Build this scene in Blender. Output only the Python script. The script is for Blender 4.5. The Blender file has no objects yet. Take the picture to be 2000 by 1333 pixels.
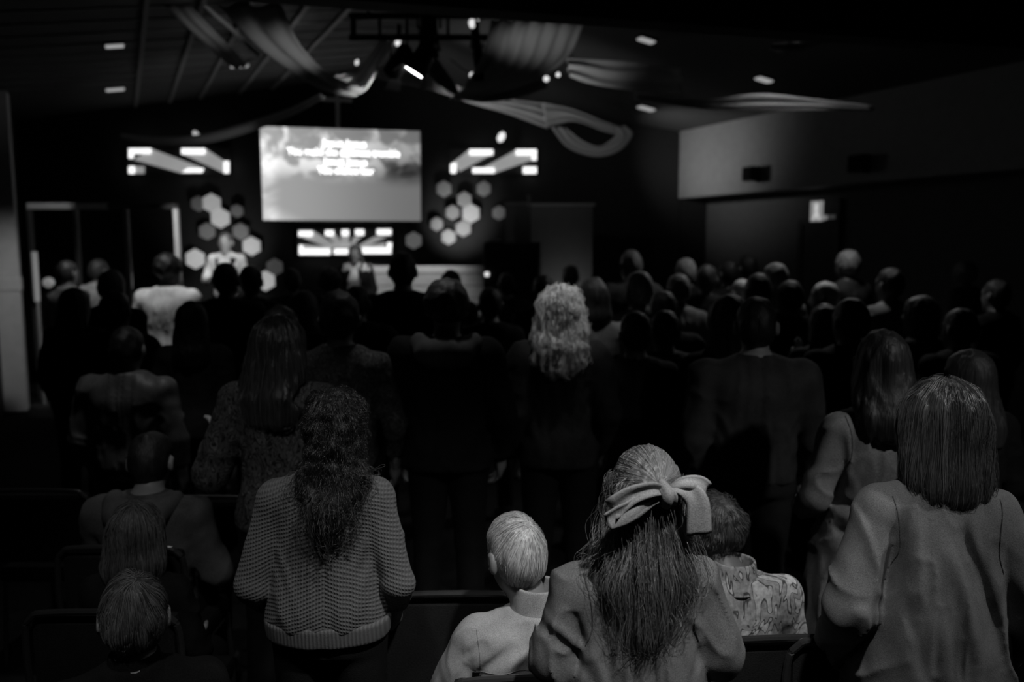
import bpy, bmesh, math, random
import numpy as np
from mathutils import Vector, Matrix

C = bpy.context.scene.collection
rnd = random.Random(7)
RNG = np.random.RandomState(11)
PI = math.pi

# ------------------------------------------------------------------ camera
FPX = 1620.0
CAMZ = 1.93
PITCH = math.atan((666.5 - 482.0) / FPX)
sc = bpy.context.scene
cd = bpy.data.cameras.new('camera'); cam = bpy.data.objects.new('camera', cd); C.objects.link(cam)
cd.sensor_width = 36.0; cd.lens = 36.0 * FPX / 2000.0
cam.location = (0, 0, CAMZ); cam.rotation_euler = (PI / 2 - PITCH, 0, 0)
cd.clip_start = 0.05; cd.clip_end = 60
cd.dof.use_dof = True; cd.dof.focus_distance = 2.15; cd.dof.aperture_fstop = 1.8; cd.dof.aperture_blades = 0
sc.camera = cam
sc.view_settings.view_transform = 'Standard'; sc.view_settings.look = 'None'
sc.view_settings.gamma = 1.0; sc.view_settings.use_curve_mapping = False
sc.view_settings.exposure = 0.0
sc.cycles.use_denoising = True
sc.cycles.max_bounces = 6; sc.cycles.sample_clamp_indirect = 3.0

# ------------------------------------------------------------------ world
w = bpy.data.worlds.new('world'); sc.world = w; w.use_nodes = True
bg = w.node_tree.nodes['Background']; bg.inputs[0].default_value = (1, 1, 1, 1); bg.inputs[1].default_value = 0.0003

def lamp(kind, name, loc, target, power, size=0.2, angle=60, blend=0.6):
    l = bpy.data.lights.new(name, kind); l.energy = power
    if kind == 'SPOT':
        l.spot_size = math.radians(angle); l.spot_blend = blend; l.shadow_soft_size = size
    elif kind == 'AREA':
        l.size = size
    else:
        l.shadow_soft_size = size
    o = bpy.data.objects.new(name, l); C.objects.link(o); o.location = loc
    d = Vector(target) - Vector(loc)
    o.rotation_euler = d.to_track_quat('-Z', 'Y').to_euler()
    return o

def at(px, py, Y):
    """the point seen at pixel px,py of the 2000x1333 frame at distance Y from the lens plane"""
    x = (px - 1000.0) / FPX; y = (666.5 - py) / FPX
    cp, sp = math.cos(PITCH), math.sin(PITCH)
    d = Vector((x, cp + y * sp, -sp + y * cp))
    return Vector((0, 0, CAMZ)) + d * (Y / d.y)

def ray(px, py):
    return at(px, py, 1.0) - Vector((0, 0, CAMZ))

# room axes: the ceiling seams and the right wall run to (237, 482)
TH = math.atan(-ray(237, 482).x)
def room(wd, s, z):
    return Vector((wd * math.cos(TH) - s * math.sin(TH), wd * math.sin(TH) + s * math.cos(TH), z))
def to_room(p):
    return (p.x * math.cos(TH) + p.y * math.sin(TH), -p.x * math.sin(TH) + p.y * math.cos(TH))

# ---- house lamps (ceiling spots over the back rows), spots added to brighten single people
lamp('SPOT', 'house_fill_lamp', (0.75, 0.75, 3.55), (0.25, 2.10, 1.1), 275, 0.06, 42, 1.0)
lamp('SPOT', 'house_fill_lamp', (2.45, 1.0, 3.4), (1.35, 2.4, 1.15), 135, 0.06, 50, 1.0)
lamp('SPOT', 'house_fill_lamp', (-0.7, 0.8, 3.6), (-0.75, 2.35, 1.1), 76, 0.10, 48, 1.0)
lamp('SPOT', 'house_fill_lamp', (-1.5, 3.6, 3.7), (-1.7, 3.8, 1.5), 30, 0.08, 52, 0.9)
lamp('SPOT', 'house_fill_lamp', (-0.5, 4.3, 3.75), (-0.42, 3.85, 1.4), 40, 0.08, 26, 0.9)  # spot added to bring up the grey hood and patterned shirt
lamp('SPOT', 'house_fill_lamp', (0.55, 3.3, 3.75), (0.26, 4.0, 1.6), 140, 0.08, 15, 1.0)  # narrow spot added to brighten the blonde hair
lamp('SPOT', 'house_fill_lamp', (0.62, 4.5, 3.8), (0.55, 5.15, 1.4), 40, 0.08, 22, 0.9)  # spot added so the light grey top shows
lamp('SPOT', 'house_fill_lamp', (2.5, 7.3, 3.8), (2.3, 6.6, 1.6), 90, 0.08, 110, 0.9)
lamp('SPOT', 'house_fill_lamp', (-2.9, 6.3, 3.8), (-2.92, 7.05, 1.4), 130, 0.08, 30, 0.9)

# ------------------------------------------------------------------ materials
MATS = {}
def _mat(name):
    m = bpy.data.materials.new(name); m.use_nodes = True
    return m, m.node_tree, m.node_tree.nodes['Principled BSDF']

def plain(v, rough=0.6, metal=0.0, spec=0.4, name='paint'):
    k = ('plain', v, rough, metal, spec)
    if k not in MATS:
        m, nt, b = _mat(name)
        n = nt.nodes.new('ShaderNodeTexNoise'); n.inputs['Scale'].default_value = 9; n.inputs['Detail'].default_value = 4
        tc = nt.nodes.new('ShaderNodeTexCoord'); nt.links.new(tc.outputs['Object'], n.inputs['Vector'])
        r = nt.nodes.new('ShaderNodeMapRange'); r.inputs['To Min'].default_value = v * 0.85; r.inputs['To Max'].default_value = v * 1.15
        nt.links.new(n.outputs['Fac'], r.inputs['Value']); nt.links.new(r.outputs['Result'], b.inputs['Base Color'])
        b.inputs['Roughness'].default_value = rough; b.inputs['Metallic'].default_value = metal
        b.inputs['Specular IOR Level'].default_value = spec
        MATS[k] = m
    return MATS[k]

def cloth(v, weave=260, bump=0.45, rough=0.85, name='cloth', spec=0.15, sheen=0.0):
    k = ('cloth', v, weave, bump, rough, spec, sheen)
    if k not in MATS:
        m, nt, b = _mat(name)
        tc = nt.nodes.new('ShaderNodeTexCoord')
        n = nt.nodes.new('ShaderNodeTexNoise'); n.inputs['Scale'].default_value = weave; n.inputs['Detail'].default_value = 3
        nt.links.new(tc.outputs['Object'], n.inputs['Vector'])
        n2 = nt.nodes.new('ShaderNodeTexNoise'); n2.inputs['Scale'].default_value = 7; n2.inputs['Detail'].default_value = 3
        nt.links.new(tc.outputs['Object'], n2.inputs['Vector'])
        mx = nt.nodes.new('ShaderNodeMath'); mx.operation = 'ADD'
        nt.links.new(n.outputs['Fac'], mx.inputs[0]); nt.links.new(n2.outputs['Fac'], mx.inputs[1])
        r = nt.nodes.new('ShaderNodeMapRange'); r.inputs['From Min'].default_value = 0.62; r.inputs['From Max'].default_value = 1.38
        r.inputs['To Min'].default_value = v * 0.45; r.inputs['To Max'].default_value = v * 1.55
        nt.links.new(mx.outputs[0], r.inputs['Value']); nt.links.new(r.outputs['Result'], b.inputs['Base Color'])
        bp = nt.nodes.new('ShaderNodeBump'); bp.inputs['Strength'].default_value = bump; bp.inputs['Distance'].default_value = 0.003
        nt.links.new(n.outputs['Fac'], bp.inputs['Height']); nt.links.new(bp.outputs['Normal'], b.inputs['Normal'])
        b.inputs['Roughness'].default_value = rough; b.inputs['Specular IOR Level'].default_value = spec
        b.inputs['Sheen Weight'].default_value = sheen
        MATS[k] = m
    return MATS[k]

def hairmat(v, rough=0.58, spec=0.5, name='hair'):
    k = ('hair', v, rough, spec)
    if k not in MATS:
        m, nt, b = _mat(name)
        tc = nt.nodes.new('ShaderNodeTexCoord')
        mp = nt.nodes.new('ShaderNodeMapping'); mp.inputs['Scale'].default_value = (150, 150, 9)
        nt.links.new(tc.outputs['Object'], mp.inputs['Vector'])
        n = nt.nodes.new('ShaderNodeTexNoise'); n.inputs['Scale'].default_value = 1.0; n.inputs['Detail'].default_value = 3
        nt.links.new(mp.outputs['Vector'], n.inputs['Vector'])
        r = nt.nodes.new('ShaderNodeMapRange'); r.inputs['From Min'].default_value = 0.3; r.inputs['From Max'].default_value = 0.7
        r.inputs['To Min'].default_value = v * 0.45; r.inputs['To Max'].default_value = v * 1.5
        nt.links.new(n.outputs['Fac'], r.inputs['Value']); nt.links.new(r.outputs['Result'], b.inputs['Base Color'])
        bp = nt.nodes.new('ShaderNodeBump'); bp.inputs['Strength'].default_value = 0.6; bp.inputs['Distance'].default_value = 0.004
        nt.links.new(n.outputs['Fac'], bp.inputs['Height']); nt.links.new(bp.outputs['Normal'], b.inputs['Normal'])
        b.inputs['Roughness'].default_value = rough; b.inputs['Specular IOR Level'].default_value = spec
        MATS[k] = m
    return MATS[k]

def strandmat(v, rough=0.35, spec=0.6, name='strand'):
    k = ('strand', v, rough, spec)
    if k not in MATS:
        m, nt, b = _mat(name)
        hi = nt.nodes.new('ShaderNodeHairInfo')
        r = nt.nodes.new('ShaderNodeMapRange'); r.inputs['To Min'].default_value = v * 0.35; r.inputs['To Max'].default_value = v * 1.7
        nt.links.new(hi.outputs['Random'], r.inputs['Value']); nt.links.new(r.outputs['Result'], b.inputs['Base Color'])
        b.inputs['Roughness'].default_value = rough; b.inputs['Specular IOR Level'].default_value = spec
        MATS[k] = m
    return MATS[k]

def glow(v, name='glow', grad=None):
    k = ('glow', v, name)
    if k not in MATS:
        m, nt, b = _mat(name)
        b.inputs['Base Color'].default_value = (0.3, 0.3, 0.3, 1)
        b.inputs['Emission Color'].default_value = (1, 1, 1, 1)
        n = nt.nodes.new('ShaderNodeTexNoise'); n.inputs['Scale'].default_value = 6
        tc = nt.nodes.new('ShaderNodeTexCoord'); nt.links.new(tc.outputs['Object'], n.inputs['Vector'])
        r = nt.nodes.new('ShaderNodeMapRange'); r.inputs['To Min'].default_value = v * 0.85; r.inputs['To Max'].default_value = v * 1.15
        nt.links.new(n.outputs['Fac'], r.inputs['Value']); nt.links.new(r.outputs['Result'], b.inputs['Emission Strength'])
        MATS[k] = m
    return MATS[k]

def glassmat():
    if 'glass' not in MATS:
        m, nt, b = _mat('glass')
        b.inputs['Base Color'].default_value = (0.9, 0.9, 0.9, 1); b.inputs['Roughness'].default_value = 0.03
        b.inputs['Transmission Weight'].default_value = 1.0; b.inputs['IOR'].default_value = 1.1
        MATS['glass'] = m
    return MATS['glass']

SKIN = plain(0.24, 0.5, name='skin')

# ------------------------------------------------------------------ object helpers
def mesh_obj(name, verts, faces, mat, parent=None, smooth=False):
    me = bpy.data.meshes.new(name)
    if isinstance(verts, np.ndarray):
        nv, nf = len(verts), len(faces)
        me.vertices.add(nv); me.vertices.foreach_set('co', np.ascontiguousarray(verts, dtype=np.float32).ravel())
        k = faces.shape[1]
        me.loops.add(nf * k); me.loops.foreach_set('vertex_index', np.ascontiguousarray(faces, dtype=np.int32).ravel())
        me.polygons.add(nf); me.polygons.foreach_set('loop_start', np.arange(0, nf * k, k, dtype=np.int32))
        me.update(calc_edges=True); me.validate()
    else:
        me.from_pydata([tuple(v) for v in verts], [], faces); me.update()
    if smooth:
        me.polygons.foreach_set('use_smooth', np.ones(len(me.polygons), dtype=bool))
    o = bpy.data.objects.new(name, me); C.objects.link(o)
    if mat: me.materials.append(mat)
    if parent: o.parent = parent
    return o

def tag(o, label=None, cat=None, group=None, kind=None):
    if label: o['label'] = label
    if cat: o['category'] = cat
    if group: o['group'] = group
    if kind: o['kind'] = kind
    return o

def empty(name, loc, rz=0.0, label=None, cat=None, group=None):
    o = bpy.data.objects.new(name, None); C.objects.link(o); o.location = loc; o.rotation_euler = (0, 0, rz)
    o.empty_display_size = 0.1
    return tag(o, label, cat, group)

class MB:
    """collects boxes, tubes and strips into one mesh"""
    def __init__(self): self.v = []; self.f = []
    def add(self, vs, fs):
        n = len(self.v); self.v += [Vector(q) for q in vs]; self.f += [tuple(i + n for i in q) for q in fs]; return self
    def hexa(self, p):   # 8 corners: bottom loop then top loop
        return self.add(p, [(3, 2, 1, 0), (4, 5, 6, 7), (0, 1, 5, 4), (1, 2, 6, 5), (2, 3, 7, 6), (3, 0, 4, 7)])
    def box(self, c, s, rz=0.0, ch=0.0):
        c = Vector(c); R = Matrix.Rotation(rz, 3, 'Z'); hx, hy, hz = s[0] / 2, s[1] / 2, s[2] / 2
        if ch <= 0:
            p = [c + R @ Vector((sx * hx, sy * hy, sz * hz)) for sz in (-1, 1) for sx, sy in ((-1, -1), (1, -1), (1, 1), (-1, 1))]
            return self.hexa(p)
        bm = bmesh.new(); bmesh.ops.create_cube(bm, size=1.0)
        for v in bm.verts: v.co = Vector((v.co.x * s[0], v.co.y * s[1], v.co.z * s[2]))
        bmesh.ops.bevel(bm, geom=list(bm.edges), offset=ch, segments=2, affect='EDGES', profile=0.6)
        bm.verts.index_update()
        vs = [c + R @ v.co for v in bm.verts]; fs = [tuple(v.index for v in f.verts) for f in bm.faces]; bm.free()
        return self.add(vs, fs)
    def tube(self, pts, r, n=8, cap=True):
        pts = [Vector(p) for p in pts]; rings = []
        rr = r if isinstance(r, (list, tuple)) else [r] * len(pts)
        for i, p in enumerate(pts):
            t = (pts[min(i + 1, len(pts) - 1)] - pts[max(i - 1, 0)]).normalized()
            a = Vector((0, 0, 1)) if abs(t.z) < 0.9 else Vector((0, 1, 0))
            u = t.cross(a).normalized(); v = t.cross(u)
            rings.append([p + (u * math.cos(2 * PI * k / n) + v * math.sin(2 * PI * k / n)) * rr[i] for k in range(n)])
        vs = [q for ring in rings for q in ring]; fs = []
        for i in range(len(pts) - 1):
            for k in range(n):
                a, b = i * n + k, i * n + (k + 1) % n
                fs.append((a, b, b + n, a + n))
        if cap:
            fs.append(tuple(range(n))[::-1]); fs.append(tuple((len(pts) - 1) * n + k for k in range(n)))
        return self.add(vs, fs)
    def build(self, name, mat, parent=None, smooth=False):
        return mesh_obj(name, self.v, self.f, mat, parent, smooth)

def quad_box(name, p0, p1, thick_vec, z0, z1, mat, parent=None):
    """wall slab between plan points p0,p1, from z0 to z1, thickened by thick_vec"""
    t = Vector(thick_vec)
    a, b = Vector((p0[0], p0[1], 0)), Vector((p1[0], p1[1], 0))
    lo = [a, b, b + t, a + t]
    m = MB(); m.hexa([q + Vector((0, 0, z0)) for q in lo] + [q + Vector((0, 0, z1)) for q in lo])
    return m.build(name, mat, parent)

def struct(o, label=None):
    o['kind'] = 'structure'
    if label: o['label'] = label
    return o

# ------------------------------------------------------------------ distance-field modelling
def hash3(ix, iy, iz, seed):
    h = (ix.astype(np.uint32) * np.uint32(374761393) + iy.astype(np.uint32) * np.uint32(668265263) + iz.astype(np.uint32) * np.uint32(2147483647) + np.uint32((seed * 974711 + 12345) & 0xffffffff))
    h = (h ^ (h >> np.uint32(13))) * np.uint32(1274126177)
    return ((h ^ (h >> np.uint32(16))) & np.uint32(0xffff)).astype(np.float32) / 65535.0

def vnoise(x, y, z, seed=0):
    x, y, z = np.broadcast_arrays(x, y, z)
    fx, fy, fz = np.floor(x), np.floor(y), np.floor(z)
    ix, iy, iz = fx.astype(np.int32), fy.astype(np.int32), fz.astype(np.int32)
    tx, ty, tz = (x - fx).astype(np.float32), (y - fy).astype(np.float32), (z - fz).astype(np.float32)
    tx = tx * tx * (3 - 2 * tx); ty = ty * ty * (3 - 2 * ty); tz = tz * tz * (3 - 2 * tz)
    out = 0
    for dx in (0, 1):
        for dy in (0, 1):
            for dz in (0, 1):
                wgt = (tx if dx else 1 - tx) * (ty if dy else 1 - ty) * (tz if dz else 1 - tz)
                out = out + wgt * hash3(ix + dx, iy + dy, iz + dz, seed)
    return out * 2 - 1

def cap(a, b, ra, rb, sy=1.0):
    a = np.array(a, np.float32); b = np.array(b, np.float32)
    lo = np.minimum(a, b) - max(ra, rb); hi = np.maximum(a, b) + max(ra, rb)
    ab = b - a; L2 = float((ab * ab).sum()) + 1e-9
    def fn(X, Y, Z):
        px, py, pz = X - a[0], Y - a[1], Z - a[2]
        t = np.clip((px * ab[0] + py * ab[1] + pz * ab[2]) / L2, 0, 1)
        dx, dy, dz = px - t * ab[0], (py - t * ab[1]) / sy, pz - t * ab[2]
        return np.sqrt(dx * dx + dy * dy + dz * dz) - (ra + (rb - ra) * t)
    return lo, hi, fn

def ell(c, r):
    c = np.array(c, np.float32); r = np.array(r, np.float32)
    def fn(X, Y, Z):
        x, y, z = (X - c[0]) / r[0], (Y - c[1]) / r[1], (Z - c[2]) / r[2]
        k0 = np.sqrt(x * x + y * y + z * z)
        x, y, z = x / r[0], y / r[1], z / r[2]
        k1 = np.sqrt(x * x + y * y + z * z) + 1e-6
        return np.where(k0 < 1e-3, -r.min(), k0 * (k0 - 1) / k1)
    return c - r, c + r, fn

def prof(rows, n=2.3, round_=0.02):
    """body of elliptical slices: rows of (z, half width, half depth, centre y[, centre x])"""
    rows = sorted(rows); zs = np.array([q[0] for q in rows], np.float32)
    A = np.array([q[1] for q in rows]); B = np.array([q[2] for q in rows]); CY = np.array([q[3] for q in rows])
    CX = np.array([q[4] if len(q) > 4 else 0.0 for q in rows])
    lo = np.array([(CX - A).min(), (CY - B).min(), zs[0]]); hi = np.array([(CX + A).max(), (CY + B).max(), zs[-1]])
    def sm(z, V):   # smooth interpolation
        i = np.clip(np.searchsorted(zs, z) - 1, 0, len(zs) - 2)
        t = np.clip((z - zs[i]) / (zs[i + 1] - zs[i]), 0, 1)
        m = np.gradient(V, zs)
        h = zs[i + 1] - zs[i]
        return ((2 * t**3 - 3 * t**2 + 1) * V[i] + (t**3 - 2 * t**2 + t) * h * m[i] + (-2 * t**3 + 3 * t**2) * V[i + 1] + (t**3 - t**2) * h * m[i + 1])
    def fn(X, Y, Z):
        if Z.size < X.size or Z.shape[0] == 1:
            z1 = Z
        else:
            z1 = Z
        a, b, cy, cx = [sm(z1, V).astype(np.float32) for V in (A, B, CY, CX)]
        u, v = np.abs(X - cx) / a, np.abs(Y - cy) / b
        d = ((u**n + v**n) ** (1.0 / n) - 1) * np.minimum(a, b)
        e = np.maximum(zs[0] - Z, Z - zs[-1])
        q1, q2 = np.maximum(d + round_, 0), np.maximum(e + round_, 0)
        return np.minimum(np.maximum(d, e) + round_, 0) + np.sqrt(q1 * q1 + q2 * q2) - round_
    return lo, hi, fn

class Field:
    def __init__(self, lo, hi, h):
        self.h = h; self.lo = np.array(lo, np.float32)
        self.n = np.maximum(np.ceil((np.array(hi) - self.lo) / h).astype(int) + 1, 4)
        self.a = np.full(self.n, 0.3, np.float32)
        g = [self.lo[i] + h * np.arange(self.n[i], dtype=np.float32) for i in range(3)]
        self.X, self.Y, self.Z = g[0][:, None, None], g[1][None, :, None], g[2][None, None, :]
    def _region(self, lo, hi, mar):
        i0 = np.clip(np.floor((np.array(lo) - mar - self.lo) / self.h).astype(int), 0, self.n)
        i1 = np.clip(np.ceil((np.array(hi) + mar - self.lo) / self.h).astype(int) + 1, 0, self.n)
        return tuple(slice(i0[i], i1[i]) for i in range(3))
    def _eval(self, prim, mar, M):
        lo, hi, fn = prim
        if M is not None:
            cs = np.array([[x, y, z] for x in (lo[0], hi[0]) for y in (lo[1], hi[1]) for z in (lo[2], hi[2])])
            cs = cs @ M[:3, :3].T + M[:3, 3]; lo, hi = cs.min(0), cs.max(0)
        s = self._region(lo, hi, mar)
        X, Y, Z = self.X[s[0]], self.Y[:, s[1]], self.Z[:, :, s[2]]
        if 0 in (X.size, Y.size, Z.size): return s, None
        if M is not None:
            Mi = np.linalg.inv(M).astype(np.float32)
            P = [Mi[i, 0] * X + Mi[i, 1] * Y + Mi[i, 2] * Z + Mi[i, 3] for i in range(3)]
            return s, fn(*P)
        return s, fn(X, Y, Z)
    def add(self, prim, k=0.02, M=None):
        s, d = self._eval(prim, k + 3 * self.h, M)
        if d is None: return self
        a = self.a[s]
        if k > 0:
            hh = np.maximum(k - np.abs(a - d), 0) / k
            self.a[s] = np.minimum(a, d) - hh * hh * k * 0.25
        else: self.a[s] = np.minimum(a, d)
        return self
    def sub(self, prim, k=0.01, M=None):
        s, d = self._eval(prim, k + 3 * self.h, M)
        if d is None: return self
        a = self.a[s]; d = -d
        if k > 0:
            hh = np.maximum(k - np.abs(a - d), 0) / k
            self.a[s] = np.maximum(a, d) + hh * hh * k * 0.25
        else: self.a[s] = np.maximum(a, d)
        return self
    def clip(self, fn, k=0.006):
        d = fn(self.X, self.Y, self.Z); a = self.a
        hh = np.maximum(k - np.abs(a - d), 0) / k
        self.a = (np.maximum(a, d) + hh * hh * k * 0.25).astype(np.float32); return self
    def disp(self, fn):
        self.a = (self.a + fn(self.X, self.Y, self.Z)).astype(np.float32); return self
    def sample(self, P):
        q = (P - self.lo) / self.h; q = np.clip(q, 0, self.n - 1.001); i = q.astype(int); t = q - i
        out = 0
        for dx in (0, 1):
            for dy in (0, 1):
                for dz in (0, 1):
                    wgt = (t[:, 0] if dx else 1 - t[:, 0]) * (t[:, 1] if dy else 1 - t[:, 1]) * (t[:, 2] if dz else 1 - t[:, 2])
                    out = out + wgt * self.a[i[:, 0] + dx, i[:, 1] + dy, i[:, 2] + dz]
        return out
    def grad(self, P):
        e = self.h; g = np.zeros_like(P)
        for k in range(3):
            d = np.zeros(3); d[k] = e
            g[:, k] = self.sample(P + d) - self.sample(P - d)
        return g / (np.linalg.norm(g, axis=1, keepdims=True) + 1e-9)
    def mesh(self):
        a = self.a.copy()
        a[0] = a[-1] = 0.1; a[:, 0] = a[:, -1] = 0.1; a[:, :, 0] = a[:, :, -1] = 0.1
        s = a < 0; n = self.n
        cnt = np.zeros(n - 1, np.int8)
        for dx in (0, 1):
            for dy in (0, 1):
                for dz in (0, 1):
                    cnt += s[dx:n[0] - 1 + dx, dy:n[1] - 1 + dy, dz:n[2] - 1 + dz]
        act = (cnt > 0) & (cnt < 8); idx = np.argwhere(act)
        ids = np.full(n - 1, -1, np.int32); ids[act] = np.arange(len(idx))
        pos = np.zeros((len(idx), 3)); num = np.zeros(len(idx))
        cor = [(x, y, z) for x in (0, 1) for y in (0, 1) for z in (0, 1)]
        val = {c: a[idx[:, 0] + c[0], idx[:, 1] + c[1], idx[:, 2] + c[2]] for c in cor}
        for c in cor:
            for ax in range(3):
                if c[ax] == 0:
                    e = list(c); e[ax] = 1; e = tuple(e)
                    va, vb = val[c], val[e]; cr = (va < 0) != (vb < 0)
                    t = np.where(cr, va / np.where(cr, va - vb, 1), 0)
                    p = np.zeros((len(idx), 3)); p += c; p[:, ax] += t
                    pos[cr] += p[cr]; num[cr] += 1
        verts = self.lo + self.h * (idx + pos / num[:, None])
        quads = []
        for ax in range(3):
            b, c = [(1, 2), (2, 0), (0, 1)][ax]
            sl0 = [slice(1, -1)] * 3; sl0[ax] = slice(0, -1)
            sl1 = [slice(1, -1)] * 3; sl1[ax] = slice(1, None)
            s0, s1 = s[tuple(sl0)], s[tuple(sl1)]
            for inv in (False, True):
                E = np.argwhere((~s0 & s1) if inv else (s0 & ~s1))
                if not len(E): continue
                off = np.ones(3, int); off[ax] = 0; E = E + off
                def cell(db, dc):
                    q = E.copy(); q[:, b] -= db; q[:, c] -= dc; return ids[q[:, 0], q[:, 1], q[:, 2]]
                q = np.stack([cell(1, 1), cell(0, 1), cell(0, 0), cell(1, 0)], 1)
                quads.append(q[:, ::-1] if inv else q)
        return verts, np.concatenate(quads).astype(np.int32)

# ------------------------------------------------------------------ people
def rotm(yaw, nod, roll, piv, off=(0, 0, 0)):
    """head pose: yaw left +, nod forward +, roll to the right +, about the neck"""
    R = Matrix.Rotation(yaw, 4, 'Z') @ Matrix.Rotation(-nod, 4, 'X') @ Matrix.Rotation(roll, 4, 'Y')
    M = Matrix.Translation(Vector(piv) + Vector(off)) @ R @ Matrix.Translation(-Vector(piv))
    return np.array(M, dtype=np.float32)

def build_hand():
    F = Field((-.06, -.075, -.2), (.06, .11, .03), .0045)
    F.add(cap((0, 0, .02), (0, 0, -.03), .026, .03, ), .02)
    F.add(ell((0, .0, -.055), (.017, .042, .05)), .02)
    for y, L, zb in ((.030, .072, -.088), (.010, .082, -.092), (-.010, .076, -.09), (-.028, .06, -.084)):
        p = Vector((0, y, zb + .02)); ang = 0.15
        for j, (fr, r) in enumerate(((.45, .0095), (.32, .0085), (.23, .0075))):
            ang += 0.28
            q = p + Vector((-math.sin(ang), y * .12, -math.cos(ang))) * L * fr * (1.25 if j == 0 else 1)
            F.add(cap(p, q, r, r * .92), .006); p = q
    F.add(cap((-.006, .028, -.025), (-.014, .055, -.06), .013, .011), .012)
    F.add(cap((-.014, .055, -.06), (-.02, .066, -.095), .0105, .0085), .005)
    return F.mesh()
HAND = build_hand()

def hand_at(wrist, elbow, side, palm_in=1.0, twist=0.0):
    v, f = HAND; v = v.copy(); f = f
    if side < 0:                                   # left hand: mirror in x
        v[:, 0] *= -1; f = f[:, ::-1]
    d = (Vector(wrist) - Vector(elbow)).normalized()
    z = -d; fwd = Vector((0, 1, 0)); 
    if abs(z.y) > 0.92: fwd = Vector((0, 0, 1))
    x = fwd.cross(z).normalized(); y = z.cross(x)
    if twist:
        R = Matrix.Rotation(twist, 3, z); x = R @ x; y = R @ y
    M = np.array([[x[i], y[i], z[i]] for i in range(3)])
    return v @ M.T + np.array(wrist), f

def catmull(P, n):
    P = [2 * P[0] - P[1]] + P + [2 * P[-1] - P[-2]]; out = []; segs = len(P) - 3
    for j in range(n + 1):
        u = j / n * segs; i = min(int(u), segs - 1); t = u - i; a, b, c, d = P[i:i + 4]
        out.append(.5 * ((2 * b) + (c - a) * t + (2 * a - 5 * b + 4 * c - d) * t * t + (3 * b - a - 3 * c + d) * t ** 3))
    return out

TORSO = {
 'm': [(0.84, .160, .115, 0), (0.95, .163, .112, 0), (1.08, .156, .102, 0), (1.22, .178, .116, 0), (1.32, .192, .110, -.008), (1.385, .165, .082, -.014), (1.43, .090, .066, -.016), (1.47, .056, .056, -.01)],
 'f': [(0.84, .172, .120, 0), (0.93, .170, .118, 0), (1.08, .134, .092, 0), (1.22, .150, .112, .012), (1.31, .166, .098, -.002), (1.375, .146, .074, -.008), (1.42, .078, .058, -.012), (1.46, .050, .050, -.006)]}
SHX = {'m': .188, 'f': .166}

def skeleton(sp):
    sex = sp.get('sex', 'm'); sit = sp.get('pose') == 'sit'
    dz = -0.40 if sit else 0.0; wx = sp.get('wide', 1.0)
    S = {'dz': dz, 'sex': sex, 'wx': wx, 'lean': sp.get('lean', 0.0)}
    sx = SHX[sex] * wx
    dr = S['drop'] = sp.get('drop', 0.0)
    S['sh'] = {-1: (-sx, -.01, 1.365 + dz - dr), 1: (sx, -.01, 1.365 + dz - dr)}
    for side, key in ((-1, 'armL'), (1, 'armR')):
        if key in sp:
            e, wv = sp[key]; e = (e[0] * 1.0, e[1], e[2] + dz); wv = (wv[0], wv[1], wv[2] + dz)
        elif sit:
            e = (side * (sx + .075), .02, 1.10 + dz); wv = (side * .13, .24, 1.04 + dz)
        else:
            e = (side * (sx + .062), -.03, 1.09); wv = (side * (sx + .05), .07, .86)
        S.setdefault('el', {})[side] = e; S.setdefault('wr', {})[side] = wv
    hd = sp.get('head', {})
    S['M'] = rotm(hd.get('yaw', 0), hd.get('nod', 0.05), hd.get('roll', 0), (0, -.01, 1.44 + dz), hd.get('off', (0, 0, 0)))
    S['T'] = np.array(Matrix.Translation((0, 0, dz)), dtype=np.float32)
    S['MT'] = (S['M'] @ S['T'])
    if sit:
        S['legs'] = {s: ((s * .095, 0, .50), (s * .125, .40, .50), (s * .125, .38, .09)) for s in (-1, 1)}
    else:
        S['legs'] = {s: ((s * .092, 0, .88), (s * .098, .015, .48), (s * .105, -.025, .09)) for s in (-1, 1)}
    return S

def grow(rows, d, wx=1.0, dz=0.0, db=None):
    return [(q[0] + dz, q[1] * wx + d, q[2] + (d if db is None else db), q[3]) for q in rows]

def droop(rows, dr):
    return [(q[0] - dr * min(1.0, max(0.0, (q[0] - 1.12) / .2)),) + tuple(q[1:]) for q in rows] if dr else rows

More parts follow.
